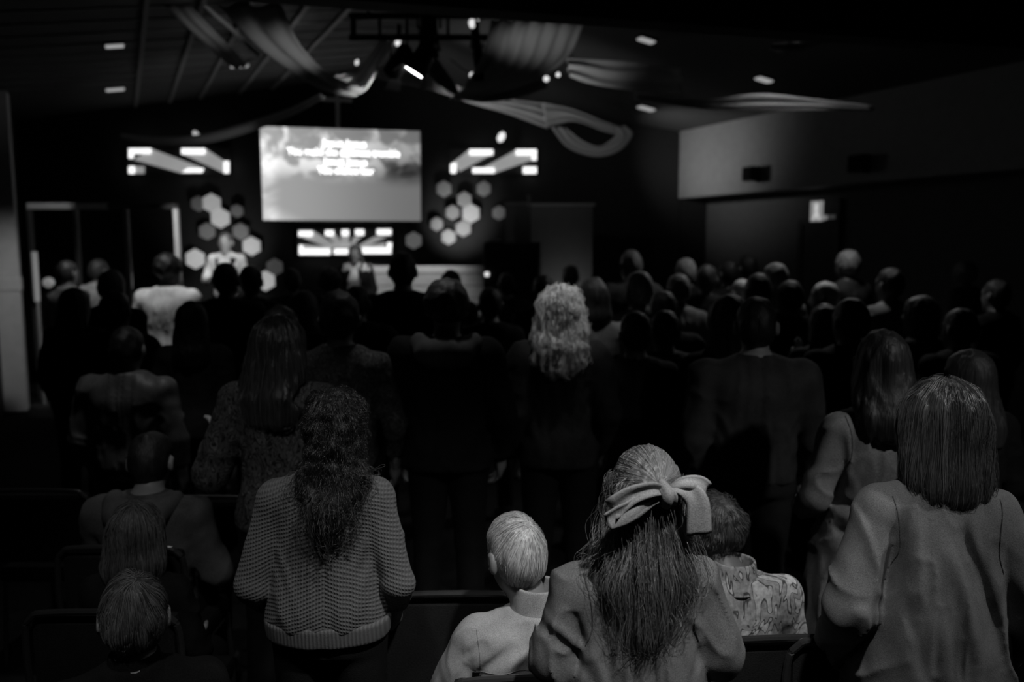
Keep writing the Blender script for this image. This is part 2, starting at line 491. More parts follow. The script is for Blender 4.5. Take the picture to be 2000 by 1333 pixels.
def make_body(sp, S, h):
    dz, M = S['dz'], S['MT']; sit = dz < 0
    hi = [.62, .62, 1.80 + dz]; lo = [-.62, -.35, -.02]
    F = Field(lo, hi, h)
    F.add(prof(grow(droop(TORSO[S['sex']], S['drop']), 0, S['wx'], dz)), 0.0)
    p = M[:3, :3] @ np.array((0, .012, 1.53)) + M[:3, 3]
    F.add(cap((0, -.012, 1.40 + dz - S['drop']), tuple(p), .058, .055), .03)
    for s in (-1, 1):
        sh, el, wr = S['sh'][s], S['el'][s], S['wr'][s]
        F.add(cap((sh[0] * .6, -.01, sh[2]), sh, .065, .058), .04)
        F.add(cap(sh, el, .052, .042), .02); F.add(cap(el, wr, .042, .028), .015)
        a, b, c = S['legs'][s]
        F.add(cap(a, b, .088, .058), .03); F.add(cap(b, c, .056, .038), .02)
        F.add(cap((c[0], c[1] - .02, .045), (c[0] * 1.12, c[1] + .15, .035), .04, .032), .02)
    # head
    F.add(ell((0, .008, 1.60), (.077, .098, .100)), .02, M)
    F.add(ell((0, .050, 1.535), (.060, .060, .075)), .03, M)
    F.add(cap((0, .095, 1.465), (0, .088, 1.475), .020, .022), .03, M)
    F.add(cap((0, .104, 1.59), (0, .120, 1.552), .010, .015), .012, M)
    F.add(cap((-.045, .085, 1.612), (.045, .085, 1.612), .013, .013), .015, M)
    for s in (-1, 1):
        F.sub(ell((s * .033, .108, 1.592), (.017, .012, .010)), .01, M)
        F.add(ell((s * .033, .088, 1.592), (.013, .013, .012)), .0, M)
        F.add(ell((s * .087, .000, 1.572), (.015, .024, .036)), .005, M)
        F.sub(ell((s * .098, .008, 1.576), (.007, .012, .020)), .004, M)
    F.add(cap((-.02, .105, 1.515), (.02, .105, 1.515), .008, .008), .008, M)
    F.sub(ell((0, .116, 1.515), (.02, .01, .0025)), .003, M)
    v, f = F.mesh()
    V, Fc = [v], [f]; n = len(v)
    for s in (-1, 1):
        hv, hf = hand_at(S['wr'][s], S['el'][s], s, twist=sp.get('twist', 0.0))
        V.append(hv); Fc.append(hf + n); n += len(hv)
    return np.concatenate(V), np.concatenate(Fc)

def folds(amp, seed, sx=6.0, sz=2.5, slant=0.3):
    """slow waves of the cloth, mirrored smoothly about the middle"""
    def fn(X, Y, Z):
        sd = np.tanh(X / .08)
        n1 = vnoise(X * sx + sd * Z * slant * sx, Y * sx * .8, Z * sz, seed)
        n2 = vnoise(X * sx * 1.9 + sd * Z * slant * sx + 9, Y * sx * 1.5, Z * sz * 1.7, seed + 1)
        return amp * (.75 * n1 + .4 * n2)
    return fn

def crease(F, pts, wid=.014, lift=.008, skew=1.8, back=True):
    """one soft fold crest (lift > 0) or groove (lift < 0) along (x, z) points on the back, steeper on one side"""
    P = np.array([(q.x, q.z) for q in catmull([Vector((x, 0, z)) for x, z in pts], 3 * len(pts))], np.float32)
    X, Z = F.X, F.Z; best = np.full((F.n[0], 1, F.n[2]), 9.0, np.float32); amp = np.zeros_like(best); n = len(P)
    for i in range(n - 1):
        ax, az = P[i]; dx, dz = P[i + 1] - P[i]; L2 = dx * dx + dz * dz + 1e-9
        t = np.clip(((X - ax) * dx + (Z - az) * dz) / L2, 0, 1)
        ex, ez = X - ax - t * dx, Z - az - t * dz; d = np.sqrt(ex * ex + ez * ez); sgn = np.sign(ex * dz - ez * dx)
        w_ = np.where(sgn > 0, wid * skew, wid); f = np.sin(PI * np.clip((i + t) / (n - 1), .02, .98)) ** .6
        m = d < best; best = np.where(m, d, best); amp = np.where(m, lift * f * np.exp(-(d / w_) ** 2), amp)
    mk = np.clip((.02 - F.Y) / .05, 0, 1)
    F.a = (F.a - amp * mk).astype(np.float32)

def loc(pts, pxc, top, Y, H):
    """picture points on somebody's back -> that person's own (x, z)"""
    c = at(pxc, top, Y); s_ = c.z / H; out = []
    for px, py in pts:
        p = at(px, py, Y - .12); out.append(((p.x - c.x) / s_, p.z / s_))
    return out

def make_top(sp, S, h):
    t = sp['top']; dz, wx = S['dz'], S['wx']; L = t.get('loose', .014); hem = t.get('hem', .82)
    sl = t.get('sleeve', 1.0); low = 0.06 if hem < .3 else min(hem, .84)
    hz = hem + dz if not dz < 0 else max(hem + dz, .43)
    F = Field([-.68, -.36, min(hz, .9) - .04], [.68, .55, 1.56 + dz], h)
    rows = grow(TORSO[S['sex']], L, wx, 0)
    if 'rows' in t: rows = t['rows']
    if hem < .84:
        a0 = t.get('hem_a', rows[0][1] + .005)
        rows = [(hem - .03, a0, t.get('hem_b', rows[0][2]), 0)] + rows
    rows = [(q[0] + dz,) + tuple(q[1:]) for q in droop(rows, S['drop'])]
    F.add(prof(rows, 2.4), 0.0)
    for s in (-1, 1):
        sh, el, wr = [np.array(S[q][s]) for q in ('sh', 'el', 'wr')]
        rS = t.get('arm', .064); rE = t.get('elb', .054); rC = t.get('cuff', .040)
        F.add(cap((sh[0] * .55, -.012, sh[2] - .0), sh + (0, 0, -.002), .072 + L * .5, rS), .05)
        if sl <= .5:
            e = sh + (el - sh) * sl * 2; F.add(cap(sh, e, rS, rE + .004), t.get('join', .018))
            F.sub(cap(e, e + (el - sh) * .3, .048, .046), .002)
        else:
            e = el + (wr - el) * (sl * 2 - 1)
            jn = t.get('join', .018); F.add(cap(sh, el, rS, rE), jn); F.add(cap(el, e, rE, rC), .012)
            d = (wr - el) / np.linalg.norm(wr - el)
            F.sub(cap(e - d * .02, e + d * .2, rC - .008, rC + .0), .002)
    if t.get('folds', .006):
        F.disp(folds(t.get('folds', .006), t.get('seed', 1), t.get('fsx', 7.0), t.get('fsz', 3.0), t.get('slant', .6)))
    for cr in t.get('creases', ()):
        crease(F, *cr)
    so = t.get('softness', 1.0); cr_ = t.get('crumple', .0035); sd_ = t.get('seed', 1)
    if cr_:         # small wrinkles, stronger on the sleeves
        def wr_fn(X, Y, Z):
            wx_ = vnoise(X * 5, Y * 5, Z * 5, sd_ + 40) * 1.2
            n1 = vnoise(X * 11 + wx_ + Z * np.sign(1.0) * 3 * np.tanh(X / .08), Y * 9, Z * 9 + wx_, sd_ + 41); n2 = vnoise(X * 20 + wx_, Y * 16, Z * 15 - wx_, sd_ + 42)
            mk_ = 1 + 1.2 * np.clip((np.abs(X) - abs(S['sh'][1][0]) * .95) / .05, 0, 1)
            return -cr_ * mk_ * ((1 - np.abs(n1)) ** 3 * 1.6 + .5 * n2 - .6)
        F.disp(wr_fn)
    if so:          # armpit folds every worn top has
        for s in (-1, 1):
            x = S['sh'][s][0]; zz = S['sh'][s][2]
            for pts, lf, wd in (([(x * 1.0, zz - .12), (x * .70, zz - .20), (x * .42, zz - .36)], .006, .012), ([(x * 1.02, zz - .19), (x * .75, zz - .30), (x * .55, zz - .46)], .007, .013), ([(x * .95, zz - .27), (x * .72, zz - .38)], .005, .011), ([(x * .50, zz - .10), (x * .42, zz - .30), (x * .44, zz - .5)], .004, .016)):
                crease(F, pts, wd, lf * so)
    nz = 1.452 + dz + t.get('neck', 0.0) - S['drop']
    F.sub(cap((0, -.012, nz - .01), (0, .004, nz + .2), .060, .064), .006)
    F.sub(ell((0, .07, nz), (.06, .06, .035)), .01)
    F.clip(lambda X, Y, Z: hz - Z + 0 * X + 0 * Y, .008)
    F.clip(lambda X, Y, Z: Z - nz - .012 + 0 * X + 0 * Y, .006)
    return F

def make_legs(sp, S, h):
    F = Field([-.33, -.25, .04], [.33, .62, 1.05], h)
    sit = S['dz'] < 0; L = sp.get('leg_loose', .014)
    zt = .60 if sit else 1.0
    if sit: F.add(prof([(.42, .175, .13, 0), (.52, .178, .13, 0), (.60, .165, .118, 0)], 2.4), 0)
    else: F.add(prof([(.84, .172 * S['wx'], .125, 0), (.92, .172 * S['wx'], .122, 0), (1.0, .158 * S['wx'], .112, 0)], 2.4), 0)
    for s in (-1, 1):
        a, b, c = S['legs'][s]
        F.add(cap(a, b, .093 + L * .4, .066 + L * .4), .02); F.add(cap(b, (c[0], c[1], .07), .065 + L * .3, .052 + L * .3), .02)
    F.disp(folds(.004, 4, 9, 6))
    return F

def make_shoe(S, s, h):
    c = S['legs'][s][2]
    F = Field([c[0] - .1, c[1] - .12, -.01], [c[0] + .1, c[1] + .26, .16], h)
    F.add(cap((c[0], c[1] - .02, .05), (c[0] * 1.12, c[1] + .16, .04), .05, .042), .0)
    F.add(cap((c[0], c[1], .05), (c[0], c[1], .12), .05, .048), .03)
    F.clip(lambda X, Y, Z: .002 - Z + 0 * X + 0 * Y, .004)
    return F

def make_hair(sp, S, h):
    hr = sp['hair']; st = hr['style']; M = S['MT']; dz = S['dz']; seed = hr.get('seed', 1)
    th = hr.get('thick', 0.0); zend = hr.get('end', 1.25); wd = hr.get('width', 1.0)
    F = Field([-.26, -.32, (1.36 if st in ('short', 'thin', 'cap', 'tuft') else zend - .06) + dz - .06], [.26, .26, 1.80 + dz], h)
    F.add(ell((0, -.004, 1.612), (.083 + th, .105 + th, .098 + th)), .0, M)
    if st in ('short', 'thin', 'cap'):
        F.add(ell((0, -.030, 1.565), (.076 + th, .080 + th, .078)), .03, M)
        F.sub(ell((0, .125, 1.545), (.085, .085, .105)), .012, M)
        for s in (-1, 1): F.sub(ell((s * .10, .010, 1.560), (.034, .030, .048)), .008, M)
        amp = .004 if st == 'thin' else .007
        if st != 'cap': F.disp(lambda X, Y, Z: amp * vnoise(X * 38, Y * 38, Z * 22, seed))
    else:
        z = zend
        if st == 'bob':
            R = [(z, .096 * wd, .080, -.022), (z + .06, .108 * wd, .094, -.020), (1.52, .104 * wd, .098, -.012), (1.60, .090, .100, -.006), (1.66, .07, .08, -.004)]
        elif st == 'long':
            tp = hr.get('taper', 1.0)
            R = [(z, .085 * wd * tp, .030, -.105), (z + .10, .105 * wd * (.5 + .5 * tp), .042, -.100), (1.36, .118 * wd, .060, -.082), (1.46, .110 * wd, .078, -.045), (1.54, .102 * wd, .096, -.018), (1.61, .090, .103, -.006), (1.67, .065, .08, -.004)]
        elif st == 'curly':
            R = [(z, .050 * wd, .028, -.115), (z + .12, .092 * wd, .045, -.108), (1.38, .120 * wd, .062, -.082), (1.47, .112 * wd, .082, -.048), (1.56, .110 * wd, .105, -.014), (1.63, .092, .103, -.006), (1.69, .06, .07, -.004)]
        elif st == 'tuft':
            R = [(1.53, .080, .085, -.010), (1.60, .098, .112, -.006), (1.68, .075, .085, -.004)]
        F.add(prof(R, 2.1, .025), .03, M)
        F.sub(ell((0, .135, 1.535), (.072, .085, .115)), .015, M)
        F.sub(cap((0, .10, 1.45), (0, .12, 1.1), .06, .10), .015, M)
        if st == 'curly':
            F.disp(lambda X, Y, Z: .013 * vnoise(X * 30, Y * 30, Z * 22, seed) + .009 * vnoise(X * 60, Y * 60, Z * 42, seed + 2))
        elif st == 'tuft':
            F.disp(lambda X, Y, Z: .009 * vnoise(X * 45, Y * 45, Z * 40, seed))
        else:
            wv = hr.get('wave', 0.0)
            ro = hr.get('rough', 1.0)
            F.disp(lambda X, Y, Z: ro * .007 * vnoise(X * 55 + wv * vnoise(Z * 14, 0 * X, 0 * Y, 5), Y * 55, Z * 5, seed) + .004 * vnoise(X * 110, Y * 110, Z * 7, seed + 1))
    if hr.get('ragged'):
        F.disp(lambda X, Y, Z: np.maximum(0, (zend + dz + .09 - Z) * .25) * (0.6 + vnoise(X * 70, Y * 30, Z * 3, 9)))
    return F

def strands(name, F, v0, n, K, step, flow, mat, parent, off=(0.0, .004), wave=0.0, wfreq=14, rad=.0005, cling=0.9, seed=3, clump=24, lenvar=.5):
    R = np.random.RandomState(seed)
    P = v0[R.randint(0, len(v0), n)] + R.normal(0, .003, (n, 3))
    O = R.uniform(off[0], off[1], n)[:, None]
    nc = max(6, n // clump); cen = P[R.randint(0, n, nc)]                  # locks: strands share the wave of the nearest lock
    ci = np.concatenate([((P[i:i + 500, None, :] - cen[None]) ** 2).sum(2).argmin(1) for i in range(0, n, 500)])
    ph = (R.uniform(0, 2 * PI, nc)[ci] + R.normal(0, .35, n))[:, None]; wa = wave * (R.uniform(.4, 1.4, nc)[ci] * R.uniform(.8, 1.2, n))[:, None]; wf = wfreq * (R.uniform(.75, 1.25, nc)[ci])[:, None]
    side = R.normal(0, 1, (nc, 3))[ci] + R.normal(0, .25, (n, 3)); side /= np.linalg.norm(side, axis=1, keepdims=True)
    O = O + (R.uniform(-.5, .5, nc)[ci] * (off[1] - off[0]))[:, None]
    stp = step * R.uniform(lenvar, 1.15, n)[:, None]
    pts = np.zeros((n, K, 3), np.float32); prev = None
    for k in range(K):
        g = F.grad(P); d = F.sample(P)[:, None]
        P = P - g * (d - O) * cling
        pts[:, k] = P + side * wa * np.sin(ph + wf * k * stp * 6.28) 
        f = flow(P, k)
        f = f - g * (f * g).sum(1, keepdims=True)
        f /= np.linalg.norm(f, axis=1, keepdims=True) + 1e-6
        prev = f if prev is None else prev * .55 + f * .45
        P = P + prev * stp
    cu = bpy.data.hair_curves.new(name); cu.add_curves([K] * n)
    cu.attributes['position'].data.foreach_set('vector', pts.ravel())
    ra = cu.attributes.new('radius', 'FLOAT', 'POINT')
    prof_ = np.tile(np.linspace(1.0, .45, K), n) * rad * np.repeat(R.uniform(.7, 1.3, n), K)
    ra.data.foreach_set('value', prof_.astype(np.float32))
    o = bpy.data.objects.new(name, cu); C.objects.link(o); cu.materials.append(mat)
    if parent: o.parent = parent
    o['kind'] = 'stuff'
    return o

def fmesh(name, F, mat, parent):
    v, f = F.mesh()
    return mesh_obj(name, v, f, mat, parent, True), v

TOPNAME = {'shirt': 'shirt', 'sweater': 'sweater', 'tee': 'shirt', 'jacket': 'jacket', 'dress': 'dress', 'hoodie': 'hoodie', 'blouse': 'blouse'}
r_top = {}
def build_person(sp, h=.013):
    """a person at the origin facing +Y; children: body, hair, a top, trousers, two shoes"""
    S = skeleton(sp)
    r = empty('person', (0, 0, 0))
    v, f = make_body(sp, S, h)
    mesh_obj('body', v, f, sp.get('skin', SKIN), r, True)
    F = make_hair(sp, S, sp.get('hh', h * .8))
    ho, hv = fmesh('hair' if sp['hair']['style'] != 'cap' else 'cap', F, sp['hair'].get('mat', hairmat(.03)), r)
    T = make_top(sp, S, sp.get('th', h))
    to, tv = fmesh(TOPNAME[sp['top'].get('kind', 'shirt')], T, sp['top'].get('mat', cloth(.03)), r)
    if sp['top'].get('kind') != 'dress':
        fmesh('trousers', make_legs(sp, S, h * 1.15), sp.get('pants', cloth(.018)), r)
    for s in (-1, 1): fmesh('shoe', make_shoe(S, s, h), plain(.02, .4, name='leather'), r)
    if sp['top'].get('collar'):
        rows = sp['top']['collar']; G = Field([-.14, -.14, 1.36 + S['dz']], [.14, .16, 1.56 + S['dz']], .006)
        zc, hc, rc = rows
        G.add(prof([(zc + S['dz'], rc + .014, rc + .014, -.006), (zc + hc + S['dz'], rc, rc, .002)], 2.0, .004), 0)
        G.sub(cap((0, -.006, zc - .05 + S['dz']), (0, .004, zc + .2 + S['dz']), rc - .008, rc - .010), .002)
        G.sub(ell((0, .085, zc + hc + S['dz']), (.028, .05, .06)), .004)
        q = [(math.cos(a_) * (rc + .015), math.sin(a_) * (rc + .015) - .006, zc + .012 + S['dz'] + .012 * (1 - math.sin(a_)) * .0) for a_ in np.linspace(PI * .95, PI * 2.05, 22)]
        m = MB(); m.tube(q, .0022, 5); m.build('collar_seam', cloth(.02, 300), r)
        fmesh('collar', G, sp['top'].get('collar_mat', sp['top'].get('mat', cloth(.03))), r)
    if sp['top'].get('hood'):
        G = Field([-.22, -.30, 1.25 + S['dz']], [.22, .16, 1.56 + S['dz']], .009); d = S['dz']
        for k in range(15):
            a0, a1 = PI * (1.02 + k / 15 * .96 ), PI * (1.02 + (k + 1) / 15 * .96)
            def pt(a):
                b_ = max(0, -math.sin(a)); return (.125 * math.cos(a), -.02 + .10 * math.sin(a), 1.435 + d - .05 * b_)
            G.add(cap(pt(a0), pt(a1), .034 + .018 * max(0, -math.sin(a0)), .034 + .018 * max(0, -math.sin(a1))), .02)
        G.add(ell((0, -.135, 1.385 + d), (.125, .055, .065)), .04)
        G.disp(folds(.007, 21, 9, 6, .4))
        G.sub(cap((0, -.005, 1.40 + d), (0, 0, 1.6 + d), .070, .085), .01)
        fmesh('hood', G, sp['top'].get('hood_mat', sp['top']['mat']), r)
    r_top['F'] = T
    return r, S, F, ho, hv

def seam(name, F, pts, mat, r, rad=.0022, back=True, lift=.0006):
    """a sewn line lying on the cloth; pts are (x, z) on the back"""
    P = np.array([(q.x, -.34, q.z) for q in catmull([Vector((x, 0, z)) for x, z in pts], 7 * len(pts))])
    for _ in range(70):
        d = F.sample(P); P[:, 1] += np.clip(d, -.02, .02) * .7
    P = P[np.abs(F.sample(P)) < .006]
    if len(P) < 4: return
    P = P - F.grad(P) * (F.sample(P)[:, None] - lift)
    m = MB(); m.tube([tuple(q) for q in P], rad * .75, 5); return m.build(name, mat, r)

def seams(sp, S, r, F, v, hem=None):
    """armhole seams and a neck band"""
    mt = cloth(v * .55, 300)
    for s in (-1, 1):
        x, z = abs(S['sh'][s][0]), S['sh'][s][2]
        seam('armhole_seam', F, [(s * x * .93, z + .055), (s * x * .84, z - .02), (s * x * .83, z - .08), (s * x * .92, z - .13)], mt, r)
    dz = S['dz'] - S['drop']
    G = Field([-.12, -.14, 1.37 + dz], [.12, .12, 1.52 + dz], .006)
    G.add(prof([(1.415 + dz, .088, .084, -.010), (1.475 + dz, .071, .071, .0)], 2.0, .004), 0); G.sub(cap((0, -.008, 1.38 + dz), (0, .004, 1.6 + dz), .062, .062), .003); G.sub(ell((0, .085, 1.48 + dz), (.06, .06, .05)), .006)
    fmesh('neck_band', G, cloth(v * .9, 240, .5), r)

def kids(o): return [c for c in C.objects if c.parent == o]
def clone(root):
    r = root.copy(); C.objects.link(r)
    for ch in root.children:
        c = ch.copy(); C.objects.link(c); c.parent = r
        for g in ch.children:
            d = g.copy(); C.objects.link(d); d.parent = c
    return r

SCALES = []
def place(root, px, top, Y, label, yaw=0.0, sit=False, group='congregation seen from behind', hx=0.0, htop=1.70):
    p = at(px, top, Y); H = htop - (0.40 if sit else 0.0)
    s = p.z / H; SCALES.append((round(s, 3), label))
    root.location = (p.x - hx * s, Y, 0); root.scale = (s, s, s); root.rotation_euler = (0, 0, yaw)
    tag(root, label, 'person', group)
    return s

def dress(root, **mats):
    for ch in root.children:
        base = ch.name.split('.')[0]
        key = 'top' if base in TOPNAME.values() else ('hair' if base in ('hair', 'cap') else base)
        if key in mats and ch.type == 'MESH':
            ch.material_slots[0].link = 'OBJECT'; ch.material_slots[0].material = mats[key]

# ------------------------------------------------------------------ the room
W_L, W_RIDGE, Z_RIDGE, SLOPE = -1.32, 3.4, 4.5, 0.157
def ceil_z(wd): return Z_RIDGE - SLOPE * abs(wd - W_RIDGE)
BP, BD = Vector((-2.01, 13.0, 0)), Vector((4.56, 0.5, 0)).normalized()     # stage backdrop line
BN = Vector((BD.y, -BD.x, 0))                                               # towards the hall
def backpt(px, py, off=0.0):
    r = ray(px, py); o = BP + BN * off
    t = (o.x * BN.x + o.y * BN.y) / (r.x * BN.x + r.y * BN.y)
    return Vector((0, 0, CAMZ)) + r * t
def sidept(px, py, wd):
    r = ray(px, py); t = wd / (r.x * math.cos(TH) + r.y * math.sin(TH))
    return Vector((0, 0, CAMZ)) + r * t
def ceilpt(px, py, drop=0.0):
    r = ray(px, py); lo, hi = 0.5, 40.0
    for _ in range(60):
        t = (lo + hi) / 2; p = Vector((0, 0, CAMZ)) + r * t
        if p.z < ceil_z(to_room(p)[0]) - drop: lo = t
        else: hi = t
    return p
corner = backpt(1323, 480); W_R, S_R = to_room(corner)
# left end of the backdrop
ca, sa = math.cos(TH), math.sin(TH)
tL = (W_L - (BP.x * ca + BP.y * sa)) / (BD.x * ca + BD.y * sa); left_end = BP + BD * tL; S_L = to_room(left_end)[1]
tM = (W_RIDGE - (BP.x * ca + BP.y * sa)) / (BD.x * ca + BD.y * sa); mid_pt = BP + BD * tM
S_BACK = -3.2
dark = plain(.025, .8, name='dark_paint')
# floor
pts = [room(W_L - .3, S_BACK - .2, 0), room(W_R + .9, S_BACK - .2, 0), room(W_R + .9, S_L + .6, 0), room(W_L - .3, S_L + .6, 0)]
m = MB(); m.hexa([p + Vector((0, 0, -.1)) for p in pts] + pts); struct(m.build('floor', cloth(.014, 90, .3, .9, 'carpet')))
# gabled backdrop wall
back = plain(.022, .85, name='black_paint')
def gable(name, a, mid, b, tv, mat, z0=0.0):
    vs = []
    for t in (Vector((0, 0, 0)), tv):
        for p, z in ((a, z0), (b, z0), (b, ceil_z(to_room(b)[0]) + .05), (mid, Z_RIDGE + .05), (a, ceil_z(to_room(a)[0]) + .05)):
            vs.append(Vector((p.x, p.y, z)) + t)
    mm = MB(); mm.add(vs, [(4, 3, 2, 1, 0), (5, 6, 7, 8, 9)] + [(i, (i + 1) % 5, (i + 1) % 5 + 5, i + 5) for i in range(5)])
    return mm.build(name, mat)
struct(gable('wall_back', left_end - BD * .3, mid_pt, corner + BD * .02, -BN * .15, back), 'black stage backdrop wall')
a, b = room(W_L, S_BACK, 0), room(W_R + .5, S_BACK, 0); mm_ = room(W_RIDGE, S_BACK, 0)
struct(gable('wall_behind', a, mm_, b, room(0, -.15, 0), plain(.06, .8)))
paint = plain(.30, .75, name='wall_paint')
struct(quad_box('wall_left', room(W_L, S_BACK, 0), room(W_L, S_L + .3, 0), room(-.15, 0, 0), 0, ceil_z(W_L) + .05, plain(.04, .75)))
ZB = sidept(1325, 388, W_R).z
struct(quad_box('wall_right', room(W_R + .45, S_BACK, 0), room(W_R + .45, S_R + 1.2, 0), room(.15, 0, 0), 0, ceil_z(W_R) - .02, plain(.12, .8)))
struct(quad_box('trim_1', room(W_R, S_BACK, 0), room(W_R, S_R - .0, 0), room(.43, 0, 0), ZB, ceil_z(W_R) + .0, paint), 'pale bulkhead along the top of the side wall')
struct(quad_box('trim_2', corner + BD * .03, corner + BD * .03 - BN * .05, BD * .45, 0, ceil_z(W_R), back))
# ceiling: two slopes
cm = plain(.075, .8, name='ceiling_paint')
def slope(name, w0, w1):
    q = []
    for dz in (0.0, .12):
        for wd, s in ((w0, S_BACK - .2), (w1, S_BACK - .2), (w1, S_L + .6), (w0, S_L + .6)):
            p = room(wd, s, 0); q.append(Vector((p.x, p.y, ceil_z(wd) + dz)))
    mm = MB(); mm.hexa(q); return mm.build(name, mat=cm)
ceiling = empty('ceiling', room(W_RIDGE, 4, Z_RIDGE)); struct(ceiling)
for w0, w1 in ((W_L - .2, W_RIDGE), (W_RIDGE, W_R + .7)):
    o = slope('ceiling_slope', w0, w1); o.parent = ceiling; o.matrix_parent_inverse = Matrix.Translation(-ceiling.location)
def in_parent(o, par):
    o.parent = par; bpy.context.view_layer.update(); o.matrix_parent_inverse = par.matrix_world.inverted(); return o
bm_ = plain(.22, .6, name='batten_paint')
wA = to_room(ceilpt(285, 12))[0]; wB = to_room(ceilpt(370, 80))[0]; wC = to_room(ceilpt(588, 22))[0]; wD = to_room(ceilpt(670, 24))[0]
wE = to_room(ceilpt(470, 40))[0]
for wd in (wA, wB, wE, wC, wD):
    ls = ((to_room(BP)[1]),)
    s_end = (S_L - 0.0) + (wd - W_L) / (W_R - W_L) * (S_R - S_L)
    q = []
    for dz in (-.035, .0):
        for dw, s in ((-.022, 2.0), (.022, 2.0), (.022, s_end), (-.022, s_end)):
            p = room(wd + dw, s, 0); q.append(Vector((p.x, p.y, ceil_z(wd) + dz)))
    mm = MB(); mm.hexa(q); in_parent(mm.build('batten', bm_), ceiling)
# purlin grooves: thin ribs running across the left slope
for k in range(16):
    s = 5.0 + k * .45; q = []
    for dz in (-.012, .0):
        for wd, ds in ((W_L, -.012), (W_RIDGE - .05, -.012), (W_RIDGE - .05, .012), (W_L, .012)):
            p = room(wd, s + ds, 0); q.append(Vector((p.x, p.y, ceil_z(wd) + dz)))
    mm = MB(); mm.hexa(q); in_parent(mm.build('ceiling_joint', plain(.2, .6)), ceiling)
# dropped beam crossing the hall in front of the drapes
zb = 3.28
def beam_at(px, py):
    r = ray(px, py); t = (zb - CAMZ) / r.z; return Vector((0, 0, CAMZ)) + r * t
p0, p1 = beam_at(560, 9), beam_at(1750, 92); d = (p1 - p0).normalized(); p0 = p0 - d * 4; p1 = p1 + d * 3.5
struct(quad_box('trim_3', p0, p1, Vector((d.y, -d.x, 0)) * .18, zb, 4.6, plain(.07, .8)), 'dark dropped beam across the top of the hall')
# pilaster on the left wall
pp = at(23, 640, 9.6)
m = MB(); m.box((pp.x, pp.y, 1.84), (.235, .26, 3.64), TH, .008)
m.box((pp.x, pp.y, 1.50), (.26, .285, .15), TH, .01)
struct(m.build('trim_4', plain(.45, .6)), 'pale pilaster at the left wall')
lamp('SPOT', 'added_wash', room(W_L + 1.3, 9.1, 2.7), at(23, 640, 9.6), 75, .05, 56, 1.0)  # unseen spot added to brighten the pilaster

# right wall fittings
def on_right(px, py, wd, off=.0): 
    return sidept(px, py, wd - off)
RZ = TH - PI / 2 + PI / 2
for px, py, wpx, hpx, lab in ((1467, 340, 44, 28, 'small dark wall loudspeaker on the pale lit end of the side wall'), (1678, 320, 56, 33, 'dark wall loudspeaker on the shaded side wall, nearer the camera')):
    p = on_right(px, py, W_R, .12); u = p.y / FPX
    r = empty('wall_speaker', p, TH, lab, 'loudspeaker')
    m = MB(); m.box((0, 0, 0), (.15, wpx * u * .62, hpx * u), 0, .012); m.build('housing', plain(.012, .5), r)
    m = MB(); m.box((-.08, 0, 0), (.012, wpx * u * .56, hpx * u * .86), 0, .004); m.build('grille', cloth(.008, 400), r)
    m = MB(); m.box((.095, 0, 0), (.05, .08, .08)); m.build('bracket', plain(.02, .4), r)
# door under the exit sign
wl = W_R + .45
pa, pb = sidept(1569, 480, wl), sidept(1640, 480, wl); ztop = sidept(1600, 433, wl).z
mid = (pa + pb) / 2; dw = (pb - pa).length
door = empty('door_1', (mid.x, mid.y, 0), TH); struct(door, 'dark door below the exit sign')
m = MB(); m.box((-.03, 0, ztop / 2), (.05, dw - .1, ztop - .05)); m.build('door_leaf', plain(.008, .5), door)
m = MB()
for sy in (-1, 1): m.box((-.03, sy * dw / 2, ztop / 2), (.09, .08, ztop))
m.box((-.03, 0, ztop), (.09, dw + .08, .08)); m.build('door_frame', plain(.03, .5), door)
m = MB(); m.tube([(-.1, dw * .36, 1.02), (-.1, dw * .24, 1.02)], .012); m.tube([(-.1, dw * .36, 1.02), (-.05, dw * .36, 1.02)], .012); m.build('door_handle', plain(.3, .3, .9), door)
# exit sign
p = sidept(1610, 412, wl - .08); u = p.y / FPX
r = empty('exit_sign', p, TH, 'small lit exit sign above the dark door on the side wall', 'sign')
m = MB(); m.box((.03, 0, 0), (.06, .52, .30), 0, .008); m.build('housing', plain(.05, .5), r)
m = MB(); m.box((-.004, .13, 0), (.012, .22, .27), 0, .003); m.build('lit_panel', glow(.22), r)
m = MB()   # running figure
m.box((-.014, .13, .085), (.008, .035, .045), 0, .004); m.box((-.014, .13, .03), (.008, .05, .08)); m.hexa([Vector((x, y, z)) for x in (-.018, -.010) for y, z in ((.10, -.02), (.155, -.02), (.19, -.11), (.165, -.11))])
m.hexa([Vector((x, y, z)) for x in (-.018, -.010) for y, z in ((.10, -.02), (.135, -.02), (.095, -.11), (.07, -.11))]); m.build('running_figure', glow(.55), r)
m = MB(); m.box((-.004, -.02, -.09), (.012, .07, .06), 0, .003); m.build('arrow', glow(.16), r)
m = MB(); m.box((-.004, -.13, -.085), (.012, .13, .05), 0, .003); m.build('dim_panel', glow(.03), r)

